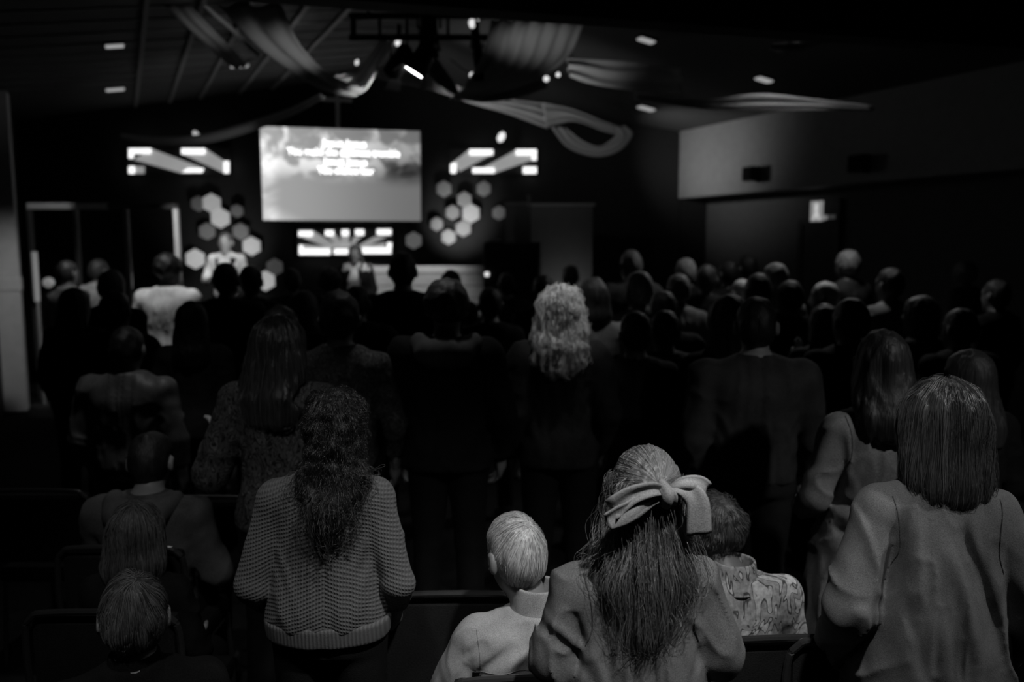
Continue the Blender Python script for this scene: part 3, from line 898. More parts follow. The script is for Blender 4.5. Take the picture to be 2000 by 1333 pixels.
# ceiling lamps
for px, py, lab in ((224, 90, 'upper of the two ceiling lamps at far left'), (225, 175, 'lower of the two ceiling lamps at far left'), (535, 36, 'dim ceiling lamp between two ceiling battens above the broad drape'),
                    (468, 129, 'ceiling lamp at the lower tip of the narrow white drape'), (1262, 79, 'upper ceiling lamp right of the pleated drape'), (1262, 212, 'lower ceiling lamp above the twisted drape loop'), (1492, 156, 'ceiling lamp farthest along the right slope above the low drape')):
    p = ceilpt(px, py, .03); wd = to_room(p)[0]; tilt = math.atan(SLOPE) * (1 if wd < W_RIDGE else -1)
    r = empty('ceiling_lamp', p, TH, lab, 'ceiling lamp', 'ceiling lamps'); r.rotation_euler = (0, -tilt, TH)
    k = p.y / 9.0
    m = MB(); m.box((0, 0, .02), (.21 * k, .13 * k, .03), 0, .006); m.build('frame', plain(.06, .5), r)
    m = MB(); m.box((0, 0, -.0), (.18 * k, .095 * k, .03), 0, .012); m.build('diffuser', glow(.32 if px != 535 else .16), r)

# ------------------------------------------------------------------ stage
zs = .35
sL, sR = left_end, corner
m = MB()
q = [Vector((at(362, 480, 10.15).x, 10.15, 0)), Vector((at(1180, 480, 10.6).x, 10.6, 0)), corner - BD * 1.6, backpt(362, 480, .0)]
m.hexa([Vector((v.x, v.y, .0)) for v in q] + [Vector((v.x, v.y, zs)) for v in q])
tag(m.build('stage', plain(.04, .6)), 'low dark stage platform along the backdrop', 'stage')
# projection screen
tl, tr, br, bl = at(510, 250, 12.1), at(819, 254, 12.6), at(822, 429, 12.6), at(514, 433, 12.1)
wS = (br - bl).length; hS = (tl.z - bl.z + tr.z - br.z) / 2
yaw = math.atan2(br.y - bl.y, br.x - bl.x)
scr = empty('projection_screen', (bl.x, bl.y, (bl.z + br.z) / 2), yaw, 'large bright screen with song lyrics hanging above the stage', 'screen')
m = MB(); m.box((wS / 2, .03, hS / 2), (wS + .05, .05, hS + .05), 0, .01); m.build('frame', plain(.03, .5), scr)
def screen_mat():
    mt, nt, b = _mat('projected_picture'); N = nt.nodes; L = nt.links
    tc = N.new('ShaderNodeTexCoord'); sep = N.new('ShaderNodeSeparateXYZ'); L.new(tc.outputs['Object'], sep.inputs[0])
    def mr(src, a, b_, c, d, smooth=True):
        r = N.new('ShaderNodeMapRange'); r.interpolation_type = 'SMOOTHSTEP' if smooth else 'LINEAR'
        for i, v in zip(('From Min', 'From Max', 'To Min', 'To Max'), (a, b_, c, d)): r.inputs[i].default_value = v
        L.new(src, r.inputs['Value']); return r.outputs['Result']
    def mth(op, a, b_=None):
        q = N.new('ShaderNodeMath'); q.operation = op
        for i, v in enumerate((a, b_)):
            if v is None: continue
            if isinstance(v, (int, float)): q.inputs[i].default_value = v
            else: L.new(v, q.inputs[i])
        return q.outputs[0]
    X = mth('DIVIDE', sep.outputs['X'], wS); Z = mth('DIVIDE', sep.outputs['Z'], hS)
    base = mr(X, 0.0, 1.0, .36, .16)
    # dark storm patch at the right, upper half
    dx = mth('SUBTRACT', X, .90); dz = mth('SUBTRACT', Z, .56)
    rr = mth('SQRT', mth('ADD', mth('MULTIPLY', mth('MULTIPLY', dx, dx), 2.2), mth('MULTIPLY', mth('MULTIPLY', dz, dz), 6.0)))
    darkp = mr(rr, .05, .55, .14, 0.0)
    mp = N.new('ShaderNodeMapping'); mp.inputs['Scale'].default_value = (1.9, 1.0, 2.4); mp.inputs['Location'].default_value = (.35, 0, .2); L.new(tc.outputs['Object'], mp.inputs['Vector'])
    n = N.new('ShaderNodeTexNoise'); n.inputs['Scale'].default_value = 1.35; n.inputs['Detail'].default_value = 5; n.inputs['Roughness'].default_value = .55; n.inputs['Distortion'].default_value = .6
    L.new(mp.outputs['Vector'], n.inputs['Vector'])
    cl = mr(n.outputs['Fac'], .45, .60, 0.0, .55)
    up = mr(Z, .38, .66, 0.0, 1.0); lf = mr(X, .45, .95, 1.0, .35)
    le = mr(X, .04, .13, .30, 0.0); lw = mr(mth('ADD', X, mth('MULTIPLY', Z, 1.2)), .05, .32, .22, 0.0)
    tot = mth('ADD', mth('ADD', mth('SUBTRACT', base, darkp), mth('MULTIPLY', mth('MULTIPLY', cl, up), lf)), mth('ADD', mth('MULTIPLY', le, mr(n.outputs['Fac'], .4, .6, .2, 1.0)), lw))
    b.inputs['Base Color'].default_value = (.05, .05, .05, 1); b.inputs['Emission Color'].default_value = (1, 1, 1, 1); L.new(tot, b.inputs['Emission Strength'])
    b.inputs['Roughness'].default_value = .9
    return mt
m = MB(); m.box((wS / 2, 0, hS / 2), (wS, .012, hS)); m.build('screen_surface', screen_mat(), scr)
def text(name, s, size, loc, mat, parent, rot=(PI / 2, 0, 0), align='CENTER', sx=1.0):
    cu = bpy.data.curves.new(name, 'FONT'); cu.body = s; cu.size = size; cu.align_x = align; cu.align_y = 'CENTER'; cu.extrude = .002; cu.offset = size * .012
    o = bpy.data.objects.new(name, cu); C.objects.link(o); o.location = loc; o.rotation_euler = rot; o.scale = (sx, 1, 1); cu.materials.append(mat); o.parent = parent; return o
gt = glow(3.0, 'lyric_white')
for s, px, py, wpx in (('Jesus Jesus', 672, 280.5, 91), ('You make the darkness tremble', 671, 298, 224), ('Jesus Jesus', 673, 316, 91), ('You silence fear', 673.5, 333.5, 116)):
    fx = (px - 512) / 309.0; fz = (431 - py) / 179.0
    o = text('lyric_line', s, .142, (fx * wS, -.012, fz * hS), gt, scr)
    bpy.context.view_layer.update(); o.scale.x = (wpx - 6) / 309.0 * wS / max(o.dimensions.x, .01)
    dg = bpy.context.evaluated_depsgraph_get(); me = bpy.data.meshes.new_from_object(o.evaluated_get(dg)); q = bpy.data.objects.new('lyric_line', me); C.objects.link(q)
    q.parent = scr; q.location = o.location; q.rotation_euler = o.rotation_euler; q.scale = o.scale; o.name = 'tmp_text'; q.name = 'lyric_line'; q['label'] = 'white lyric line reading ' + s
    if not me.materials: me.materials.append(gt)
    bpy.data.objects.remove(o, do_unlink=True)
m = MB(); c0 = (660 - 512) / 309 * wS
zc_ = ceil_z(to_room(scr.matrix_world @ Vector((c0, 0, 0)))[0]) - scr.location.z
m.tube([(c0, .03, hS), (c0, .03, zc_)], .028, 8); m.box((c0, .03, hS + .42), (.42, .06, .05)); m.build('hanging_pole', plain(.75, .6), scr)

# lit ray panels on the backdrop
NB, NG = glow(1.35, 'ray_bright'), glow(.27, 'ray_grey')
def prism(name, pts, off, th, mat, parent, origin):
    f = [backpt(x, y, off) - origin for x, y in pts]; bk = [q - BN * th for q in f]; n = len(f)
    mm = MB(); mm.add(f + bk, [tuple(range(n)), tuple(range(n, 2 * n))[::-1]] + [(i, i + n, (i + 1) % n + n, (i + 1) % n) for i in range(n)])
    return mm.build(name, mat, parent)
def R4(x0, y0, x1, y1): return [(x0, y1), (x1, y1), (x1, y0), (x0, y0)]
def panel(label, cx, cy, grey, bright, backrect):
    o0 = backpt(cx, cy, .12); r = empty('ray_light', o0, 0, label, 'wall light', 'lit ray panels on the stage backdrop')
    prism('back_plate', R4(*backrect), .08, .03, plain(.02, .6), r, o0)
    for g in grey: prism('ray', g, .12, .03, NG, r, o0)
    for g in bright: prism('light_strip', g, .15, .025, NB, r, o0)
panel('lit ray panel left of the hanging screen', 349, 314,
      [[(261, 312), (353, 338), (393, 327), (296, 291)], [(358, 302), (437, 338), (437, 314), (402, 291)], R4(262, 325, 281, 339)],
      [R4(251, 290, 294, 300), R4(251, 300, 260, 309), [(355, 337), (394, 337), (398, 329), (366, 329)], R4(354, 290, 400, 301), R4(437, 315, 447, 338), R4(251, 325, 262, 339)], (249, 288, 449, 340))
panel('lit ray panel right of the hanging screen', 964, 316,
      [[(884, 318), (898, 335), (958, 303), (917, 292)], [(940, 330), (967, 338), (1046, 310), (1010, 292)]],
      [R4(917, 292, 963, 303), [(880, 320), (880, 338), (891, 338), (891, 318)], R4(923, 328, 966, 338), R4(1008, 292, 1048, 303), R4(1039, 303, 1048, 313), R4(1022, 326, 1048, 339)], (878, 290, 1050, 340))
panel('lit sunburst panel below the hanging screen', 674, 474,
      [[(592, 465), (646, 486), (652, 477), (612, 451)], [(640, 463), (657, 480), (666, 472), (655, 458)], R4(666, 462, 682, 484), [(690, 463), (684, 480), (692, 476), (706, 463)], [(730, 463), (696, 482), (712, 484), (756, 462)],
       [(594, 478), (594, 486), (646, 488), (646, 483)], [(752, 474), (704, 482), (704, 487), (752, 484)], [(646, 484), (700, 484), (694, 474), (652, 474)]],
      [R4(583, 451, 610, 462), R4(635, 450, 652, 461), R4(667, 449, 681, 461), R4(694, 448.5, 711, 460), R4(736, 448, 764, 459),
       R4(584, 486, 645, 498), R4(584, 479, 592, 486), R4(652, 486, 680, 497), R4(704, 484, 764, 496), R4(756, 474, 765, 484)], (580, 446, 768, 500))

# hexagon lights
def hexa_light(px, py, rp, v, lab, off=.10, group='hexagon lights on the backdrop'):
    o0 = backpt(px, py, off); rr = rp * o0.y / FPX
    r = empty('hexagon_light', o0, math.atan2(BD.y, BD.x), lab, 'wall light', group)
    def ring(q, y): return [Vector((q * math.sin(k * PI / 3), y, q * math.cos(k * PI / 3))) for k in range(6)]
    mm = MB(); A, B_, D = ring(rr * .9, -.02), ring(rr, .0), ring(rr, .03)
    mm.add(A + B_ + D, [tuple(range(6))] + [(i, (i + 1) % 6, (i + 1) % 6 + 6, i + 6) for i in range(6)] + [(i + 6, (i + 1) % 6 + 6, (i + 1) % 6 + 12, i + 12) for i in range(6)])
    mm.build('lit_face', glow(round(v * .85, 4)), r)
    mm = MB(); E, G = ring(rr * .97, .03), ring(rr * .97, .08); mm.add(E + G, [tuple(range(6)), tuple(range(6, 12))[::-1]] + [(i, (i + 1) % 6, (i + 1) % 6 + 6, i + 6) for i in range(6)]); mm.build('back_box', plain(.03, .5), r)
for px, py, rp, v, lab in (
    (413, 397, 19, .30, 'lit hexagon topmost of the left cluster on the backdrop'), (430, 426, 20, .36, 'lit hexagon just above the singer in the white shirt'),
    (491, 481, 19, .36, 'lit hexagon to the right of the singer in the white shirt'), (381, 506, 20, .40, 'lit hexagon to the left of the singer, beside the pale post'),
    (518, 549, 20, .42, 'lit hexagon lowest of the left cluster above the crowd'), (387, 398, 15, .020, 'dark hexagon left of the topmost lit hexagon'),
    (404, 452, 17, .035, 'dim hexagon just left of the singer head'), (470, 452, 17, .03, 'dim hexagon between singer and right lit hexagon'), (536, 522, 17, .045, 'dim hexagon just above the lowest lit hexagon'), (463, 412, 13, .02, 'dim hexagon right of the upper lit pair'),
    (867, 369, 16, .06, 'dim hexagon upper left of the right cluster'), (945, 369, 15, .06, 'dim hexagon upper right of the right cluster'), (907, 390, 16, .075, 'dim hexagon at the upper middle of the right cluster'),
    (920, 417, 19, .30, 'brightest hexagon of the right cluster'), (975, 416, 14, .055, 'dim hexagon at the right end of the right cluster'), (876, 463, 16, .10, 'soft hexagon lowest of the right cluster'),
    (853, 438, 14, .06, 'dim hexagon at the left of the right cluster'), (905, 446, 17, .085, 'soft hexagon below the brightest one'), (808, 470, 17, .10, 'lone hexagon right of the sunburst panel'), (884, 415, 15, .045, 'dim hexagon left of the brightest one')):  # several dim tiles of the right cluster are added to make a hazy glow
    hexa_light(px, py, rp, v, lab, .10 + .012 * ((px * 7 + py) % 5))
lamp('SPOT', 'added_wash', backpt(450, 560, 1.2), backpt(440, 450, 0), 26, .1, 75, 1.0)  # unseen spot added to lift the backdrop behind the left hexagons
lamp('SPOT', 'added_wash', backpt(890, 520, 1.1), backpt(897, 430, 0), 60, .1, 60, 1.0)  # unseen spot added for the glow around the right hexagons

# timber screen on the stage, in planks
r = empty('timber_screen', (0, 0, 0), 0, 'low pale timber screen of wide planks on the stage', 'partition')
x0, x1 = at(716, 520, 11.2).x, at(948, 520, 11.2).x
ztop_ = at(830, 519, 11.2).z; zz = ztop_
for k, hh in enumerate((.10, .17, .17, .17, .17, .17, .17)):
    m = MB(); m.box(((x0 + x1) / 2, 11.2 - .006 * (k % 2), zz - hh / 2), (x1 - x0, .04 + (.03 if k == 0 else 0), hh - .008), 0, .004); m.build('plank', plain(.30 if k else .42, .6), r); zz -= hh
m = MB()
for x in (x0 + .1, x1 - .1): m.box((x, 11.26, (ztop_ + zs) / 2), (.07, .07, ztop_ - zs))
m.build('post', plain(.1, .6), r)
lamp('SPOT', 'stage_lamp', (-1.35, 9.9, 3.6), (-1.35, 11.2, 1.45), 300, .08, 46, .9)
# big loudspeaker
p = at(998, 545, 10.4); zt = at(998, 473, 10.4).z
r = empty('stage_speaker', (p.x, 10.4, zs), -.08, 'large dark loudspeaker cabinet at the right of the stage', 'loudspeaker')
m = MB(); m.box((0, .25, (zt - zs) / 2), (.70, .5, zt - zs), 0, .015); m.build('housing', plain(.05, .6), r)
m = MB(); m.box((0, -.012, (zt - zs) * .55), (.62, .02, (zt - zs) * .78), 0, .006); m.build('grille', cloth(.045, 300), r)
m = MB(); m.box((-.30, -.03, at(948, 536, 10.4).z - zs), (.055, .03, .055), 0, .012); m.build('indicator_lamp', glow(.9), r)
m = MB(); m.box((-.22, .1, zt - zs + .02), (.16, .08, .03), 0, .01); m.build('control_panel', plain(.5, .5), r)
# tall flat with a top rail
pa, pb = at(1036, 403, 11.6), at(1158, 403, 11.6)
r = empty('stage_flat', ((pa.x + pb.x) / 2, 11.6, 0), -.06, 'tall grey stage flat with a pale top rail beside the loudspeaker', 'partition')
wF = pb.x - pa.x
m = MB(); m.box((0, 0, pa.z / 2), (wF, .05, pa.z), 0, .006); m.build('panel', plain(.10, .8), r)
m = MB(); m.box((0, -.01, pa.z + .02), (wF + .06, .08, .035), 0, .006); m.build('top_rail', plain(.25, .6), r)
m = MB(); m.tube([(-wF / 2 + .0, -.03, pa.z), (-wF / 2 - .02, -.03, pa.z + .16)], .025); m.build('post', plain(.05, .6), r)
lamp('SPOT', 'added_wash', (pa.x + .5, 11.0, 1.0), ((pa.x + pb.x) / 2 + .05, 11.6, 1.5), 7, .05, 95, 1.0)  # low unseen spot added to brighten the flat from below
# grey flat left of it
pa2, pb2 = at(986, 400, 11.9), at(1034, 400, 11.9)
r = empty('stage_flat', ((pa2.x + pb2.x) / 2, 11.9, 0), -.06, 'narrow dark stage flat behind the loudspeaker', 'partition')
m = MB(); m.box((0, 0, pa2.z / 2), (pb2.x - pa2.x, .05, pa2.z), 0, .006); m.build('panel', plain(.06, .8), r)
m = MB(); m.box((0, -.01, pa2.z + .015), (pb2.x - pa2.x + .03, .07, .03), 0, .005); m.build('top_rail', plain(.08, .6), r)

# glazed band booth at the left
r = empty('glass_booth', (0, 0, 0), 0, 'glazed band booth with slim pale posts at the left', 'booth')
YB = 10.4; zt = at(200, 408, YB).z
for px, wpx, mat in ((347, 9, plain(.62, .5)), (250, 8, plain(.16, .5)), (152, 7, plain(.10, .5)), (62, 8, plain(.06, .5))):  # darker greys put the dimness of the fainter posts into their paint
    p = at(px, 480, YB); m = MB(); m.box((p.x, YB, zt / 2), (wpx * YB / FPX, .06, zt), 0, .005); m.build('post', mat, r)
xa, xb, xm = at(60, 480, YB).x, at(350, 480, YB).x, at(215, 480, YB).x
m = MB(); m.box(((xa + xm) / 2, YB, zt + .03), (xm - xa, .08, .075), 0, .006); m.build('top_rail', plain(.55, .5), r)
m = MB(); m.box(((xb + xm) / 2, YB, zt + .03), (xb - xm, .08, .06), 0, .006); m.build('top_rail', plain(.06, .5), r)  # darker copy of the rail: its dim stretch is put into the paint
m = MB(); m.box(((xa + xb) / 2, YB, 1.0), (xb - xa, .05, .05)); m.build('middle_rail', plain(.08, .5), r)
for a_, b_ in ((62, 152), (152, 250), (250, 347)):
    p, q = at(a_, 480, YB), at(b_, 480, YB); m = MB(); m.box(((p.x + q.x) / 2, YB, zt / 2 + .5), (q.x - p.x - .06, .008, zt - 1.06)); m.build('pane', glassmat(), r)
lamp('SPOT', 'fill_spot', (at(300, 480, 9.4).x, 9.3, 3.0), (at(345, 470, YB).x, YB, 2.1), 60, .04, 26, .5)  # unseen spot added just to light the white end post
lamp('SPOT', 'fill_spot', (at(100, 480, 9.6).x, 9.7, 3.3), (at(95, 411, YB).x, YB, 2.4), 12, .04, 34, .7)  # unseen spot added to light the left stretch of top rail
# pale pole; its dim glow stands in for light on the paint
p = at(71, 555, 9.9); z1, z0 = at(71, 492, 9.9).z, at(72, 622, 9.9).z
r = empty('pale_pole', (p.x, 9.9, 0), 0, 'upright pale pole on a stand beside the left pilaster, glowing to look lit', 'lamp')
m = MB(); m.tube([(0, 0, z0 + .2), (0, 0, z1)], .032, 10); m.build('tube', glow(.10), r)
m = MB(); m.tube([(.005, 0, .03), (.005, 0, z0 + .22)], .02, 8); m.build('stem', plain(.3, .5), r)
m = MB(); m.tube([(0, 0, 0), (0, 0, .03)], .16, 16); m.build('base', plain(.05, .5), r)
# cymbal on a stand
p = at(95, 552, 10.0)
r = empty('cymbal', (p.x, p.y, 0), 0, 'bright tilted cymbal on a stand at far left', 'cymbal')
m = MB(); R_ = Matrix.Rotation(math.radians(75), 3, 'X') @ Matrix.Rotation(.4, 3, 'Y')
vs = [Vector((0, 0, p.z)) + R_ @ Vector((rr * math.cos(k * PI / 12), rr * math.sin(k * PI / 12), hh)) for rr, hh in ((.012, .022), (.03, .015), (.065, 0), (.065, -.004)) for k in range(24)]
m.add(vs, [tuple(range(24))] + [(j * 24 + i, j * 24 + (i + 1) % 24, (j + 1) * 24 + (i + 1) % 24, (j + 1) * 24 + i) for j in range(3) for i in range(24)] + [tuple(range(72, 96))[::-1]]); m.build('plate', plain(.8, .35, .3), r)
m = MB(); m.tube([(0, .02, .02), (0, .02, p.z)], .012, 8)
m.build('stand', plain(.04, .4), r)
lamp('SPOT', 'fill_spot', (p.x + .4, 9.2, 2.6), p, 3, .03, 10, .4)  # narrow unseen spot added so the cymbal stands out bright

# ------------------------------------------------------------------ drapes hanging from the ceiling
def drape_mat(v):
    k = ('drape', v)
    if k not in MATS:
        m, nt, b = _mat('sheer_cloth'); N = nt.nodes; L = nt.links
        out = N['Material Output']; tr = N.new('ShaderNodeBsdfTranslucent'); tr.inputs['Color'].default_value = (v, v, v, 1)
        b.inputs['Base Color'].default_value = (v, v, v, 1); b.inputs['Roughness'].default_value = .9; b.inputs['Specular IOR Level'].default_value = .05
        n = N.new('ShaderNodeTexNoise'); n.inputs['Scale'].default_value = 5; tc = N.new('ShaderNodeTexCoord'); L.new(tc.outputs['Object'], n.inputs['Vector'])
        bp = N.new('ShaderNodeBump'); bp.inputs['Strength'].default_value = .3; bp.inputs['Distance'].default_value = .05; L.new(n.outputs['Fac'], bp.inputs['Height']); L.new(bp.outputs['Normal'], b.inputs['Normal'])
        mx = N.new('ShaderNodeMixShader'); mx.inputs[0].default_value = .4; L.new(b.outputs[0], mx.inputs[1]); L.new(tr.outputs[0], mx.inputs[2]); L.new(mx.outputs[0], out.inputs['Surface'])
        MATS[k] = m
    return MATS[k]
def drape(label, A, B, pleats=4, amp=.03, v=.55, nu=40, nv=None):
    A = catmull([at(*q) for q in A], nu); B = catmull([at(*q) for q in B], nu); nv = nv or pleats * 6
    V = []
    for i in range(nu + 1):
        t = (A[min(i + 1, nu)] - A[max(i - 1, 0)]); n = t.cross(B[i] - A[i])
        n = n.normalized() if n.length > 1e-6 else Vector((0, -1, 0))
        for j in range(nv + 1):
            f = j / nv; wv = math.sin(f * pleats * 2 * PI + .6 * math.sin(i * .25)) * amp * math.sin(min(1, .25 + f * (1 - f) * 4) * PI / 2)
            V.append(A[i].lerp(B[i], f) + n * wv)
    F = [(i * (nv + 1) + j, i * (nv + 1) + j + 1, (i + 1) * (nv + 1) + j + 1, (i + 1) * (nv + 1) + j) for i in range(nu) for j in range(nv)]
    o = mesh_obj('ceiling_drape', V, F, drape_mat(v), None, True)
    md = o.modifiers.new('solid', 'SOLIDIFY'); md.thickness = .004
    return tag(o, label, 'drape', 'sheer drapes under the ceiling')
drape('narrow white drape falling from upper left to a ceiling lamp', [(322, 10, 6.2), (385, 72, 7), (430, 112, 7.6), (460, 134, 8.0)], [(372, 10, 6.2), (425, 66, 7), (462, 104, 7.6), (484, 128, 8.0)], 2, .008)
drape('thin folded drape crossing behind the broad drape', [(395, 8, 6.4), (450, 60, 7.2), (500, 108, 8)], [(402, 8, 6.4), (462, 60, 7.2), (512, 108, 8)], 1, .01, .4)
drape('broad grey drape sweeping down towards the top of the screen', [(425, 8, 6), (500, 88, 6.8), (575, 145, 7.5), (640, 178, 8.1), (690, 189, 8.4)], [(550, 10, 6), (588, 88, 6.8), (640, 143, 7.5), (690, 165, 8.1), (716, 172, 8.4)], 2, .018, .42)
drape('bright gathered drape end curling up above the screen pole', [(632, 160, 8.3), (672, 186, 8.4), (712, 178, 8.4), (742, 130, 8.2), (768, 84, 8.0)], [(640, 152, 8.3), (676, 144, 8.4), (700, 138, 8.4), (722, 108, 8.2), (745, 74, 8.0)], 3, .03, .7)  # cloth paler than the broad drape, standing in for stronger light on this end
drape('long slack drape sagging to the left above the left ray panel', [(628, 182, 8.6), (560, 214, 9.2), (470, 242, 10), (390, 263, 10.4), (310, 268, 10.8), (236, 262, 11)], [(634, 192, 8.6), (562, 231, 9.2), (472, 263, 10), (390, 282, 10.4), (310, 284, 10.8), (236, 270, 11)], 1, .012, .5)
drape('pale drape along the gable edge behind the stage lamps', [(738, 138, 9), (800, 142, 9.2), (870, 160, 9.5), (940, 186, 9.8), (1010, 196, 10), (1080, 204, 10.2)], [(742, 154, 9), (800, 166, 9.2), (868, 184, 9.5), (925, 204, 9.8), (995, 224, 10), (1070, 252, 10.2)], 3, .04, .6)
drape('drape twisting on from the gable cloth to the right', [(1060, 200, 9.9), (1120, 214, 10), (1180, 238, 10.1), (1226, 252, 10.1)], [(1066, 250, 9.9), (1120, 238, 10), (1176, 256, 10.1), (1200, 262, 10.1)], 2, .03, .5)
drape('hanging loop of drape at the right of the gable', [(1076, 248, 10), (1108, 288, 10), (1160, 306, 10), (1208, 296, 10), (1236, 264, 10), (1222, 246, 10)], [(1106, 250, 10), (1136, 274, 10), (1168, 286, 10), (1190, 276, 10), (1202, 262, 10), (1196, 248, 10)], 2, .03, .42)
drape('wide pleated drape hanging from the ceiling right of the truss', [(960, 38, 6.5), (942, 108, 7.2), (906, 168, 8.0), (878, 192, 8.5)], [(1142, 44, 6.5), (1108, 112, 7.2), (1040, 160, 8.0), (930, 196, 8.5)], 6, .016, .42, 40)
drape('dark slack drape below the pleated drape', [(812, 118, 8.6), (860, 168, 8.6), (905, 186, 8.6), (970, 160, 8.6), (1050, 130, 8.6)], [(850, 108, 8.6), (880, 150, 8.6), (915, 196, 8.6), (990, 196, 8.6), (1070, 172, 8.6)], 3, .05, .16)
drape('folded drape running right from the pleated drape', [(1108, 114, 7.4), (1170, 117, 7.6), (1250, 122, 7.8), (1330, 134, 8)], [(1112, 150, 7.4), (1160, 166, 7.6), (1240, 178, 7.8), (1330, 186, 8)], 2, .02, .6)
drape('low drape stretching far right below a ceiling lamp', [(1240, 184, 8), (1360, 196, 7.6), (1480, 184, 7.2), (1590, 194, 6.8), (1705, 207, 6.4)], [(1240, 194, 8), (1370, 213, 7.6), (1480, 216, 7.2), (1590, 216, 6.8), (1705, 217, 6.4)], 2, .02, .5)
drape('short folded drape high at the right', [(1500, 90, 6.8), (1560, 84, 6.6), (1615, 76, 6.5)], [(1520, 100, 6.8), (1570, 96, 6.6), (1618, 84, 6.5)], 3, .03, .2)
# lamps that light the drapes
lamp('SPOT', 'stage_lamp', at(815, 150, 7.0) - Vector((0, 0, .9)), at(560, 60, 6.9), 34, .1, 46, 1.0)
lamp('SPOT', 'stage_lamp', at(800, 200, 8.2), at(690, 165, 8.4), 20, .06, 50, .8)
lamp('SPOT', 'stage_lamp', at(900, 250, 8.9), at(960, 200, 9.9), 34, .08, 95, .9)
lamp('SPOT', 'stage_lamp', at(1180, 330, 8.9), at(1160, 240, 10), 9, .08, 60, .9)
lamp('SPOT', 'stage_lamp', at(980, 260, 6.6), at(1060, 90, 6.9), 9, .08, 70, 1.0)
lamp('SPOT', 'stage_lamp', at(1130, 220, 7.0), at(1145, 140, 7.5), 7, .06, 60, .9)
lamp('SPOT', 'stage_lamp', at(1520, 320, 6.4), at(1530, 205, 7.0), 4, .06, 70, .9)
lamp('SPOT', 'added_wash', room(W_R - 1.6, S_R - .7, 3.0), room(W_R, S_R - .8, 3.35), 40, .06, 105, 1.0)  # unseen spot added to brighten the far end of the bulkhead
lamp('SPOT', 'stage_lamp', (-2.6, 8.6, 3.7), (-3.75, 10.9, 1.8), 260, .08, 26, .7)
lamp('SPOT', 'stage_lamp', (-1.7, 9.4, 3.7), (-2.05, 10.9, 1.7), 60, .06, 18, .6)

lamp('SPOT', 'stage_lamp', at(420, 480, 9.4), at(440, 265, 10.2), 9, .08, 60, .9)  # unseen spot added to lift the long slack drape
# lighting truss and stage lamps
YT = 7.6
r = empty('lighting_truss', at(815, 52, YT), 0, 'black lighting truss hanging above the drapes', 'truss')
o0 = r.location
def rel(px, py, Y=YT): return at(px, py, Y) - o0
blk = plain(.004, .5)
m = MB(); m.tube([rel(682, 31), rel(955, 31)], .028, 8); m.build('top_chord', blk, r)
m = MB(); m.tube([rel(682, 73), rel(955, 73)], .028, 8); m.build('bottom_chord', blk, r)
for px in (690, 742, 795, 875, 930): m = MB(); m.tube([rel(px, 31), rel(px, 73)], .026 if px == 690 else .014, 8); m.build('web_bar', blk, r)
for px in (720, 920):
    p = at(px, 31, YT); m = MB(); m.tube([rel(px, 31), Vector((rel(px, 31).x, 0, ceil_z(to_room(p)[0]) - o0.z))], .012, 6); m.build('hanger', blk, r)
def can(px, py, L, rad, d, lab, lensv=1.0, Y=YT):
    c = at(px, py, Y); rt = empty('stage_lamp', c, 0, lab, 'stage lamp'); d = Vector(d).normalized()
    m = MB(); m.tube([-d * L * .5, -d * L * .42, -d * L * .1, d * L * .2, d * L * .5], [rad * .55, rad * .8, rad * .85, rad, rad], 18); m.build('housing', plain(.003, .4), rt, False)
    m = MB(); m.tube([d * L * .5, d * L * .515], rad * .86, 18); m.build('lens', glow(lensv) if lensv else plain(.02, .1), rt)
    u = d.cross(Vector((0, 0, 1))).normalized(); top = Vector((0, 0, rad * 2.2))
    m = MB(); m.tube([u * rad * 1.1, u * rad * 1.1 + top, -u * rad * 1.1 + top, -u * rad * 1.1], .012, 6); m.tube([top, top + Vector((0, 0, .12))], .02, 8); m.build('yoke', blk, rt)
    v = d.cross(u)
    for s in (-1, 1):
        q = d * L * .5 + v * s * rad; m = MB(); m.add([q + u * rad * .8, q - u * rad * .8, q - u * rad * 1.0 + d * .09 + v * s * .04, q + u * rad * 1.0 + d * .09 + v * s * .04, q + u * rad * .8 + v * s * .004, q - u * rad * .8 + v * s * .004], [(0, 1, 2, 3), (3, 2, 5, 4), (0, 4, 5, 1)]); m.build('barn_door', blk, rt)
can(780, 118, .30, .085, (-.55, .55, -.62), 'left black stage lamp hanging under the truss', 0)
can(826, 112, .30, .105, (-.50, .06, -.80), 'right black stage lamp with bright lens under the truss', 8.0)
can(838, 56, .26, .09, (0, .4, -.9), 'black stage lamp mounted upright on the truss', 0)
can(932, 95, .34, .05, (.1, .5, -.9), 'slim black stage lamp at the right end of the truss', 0)
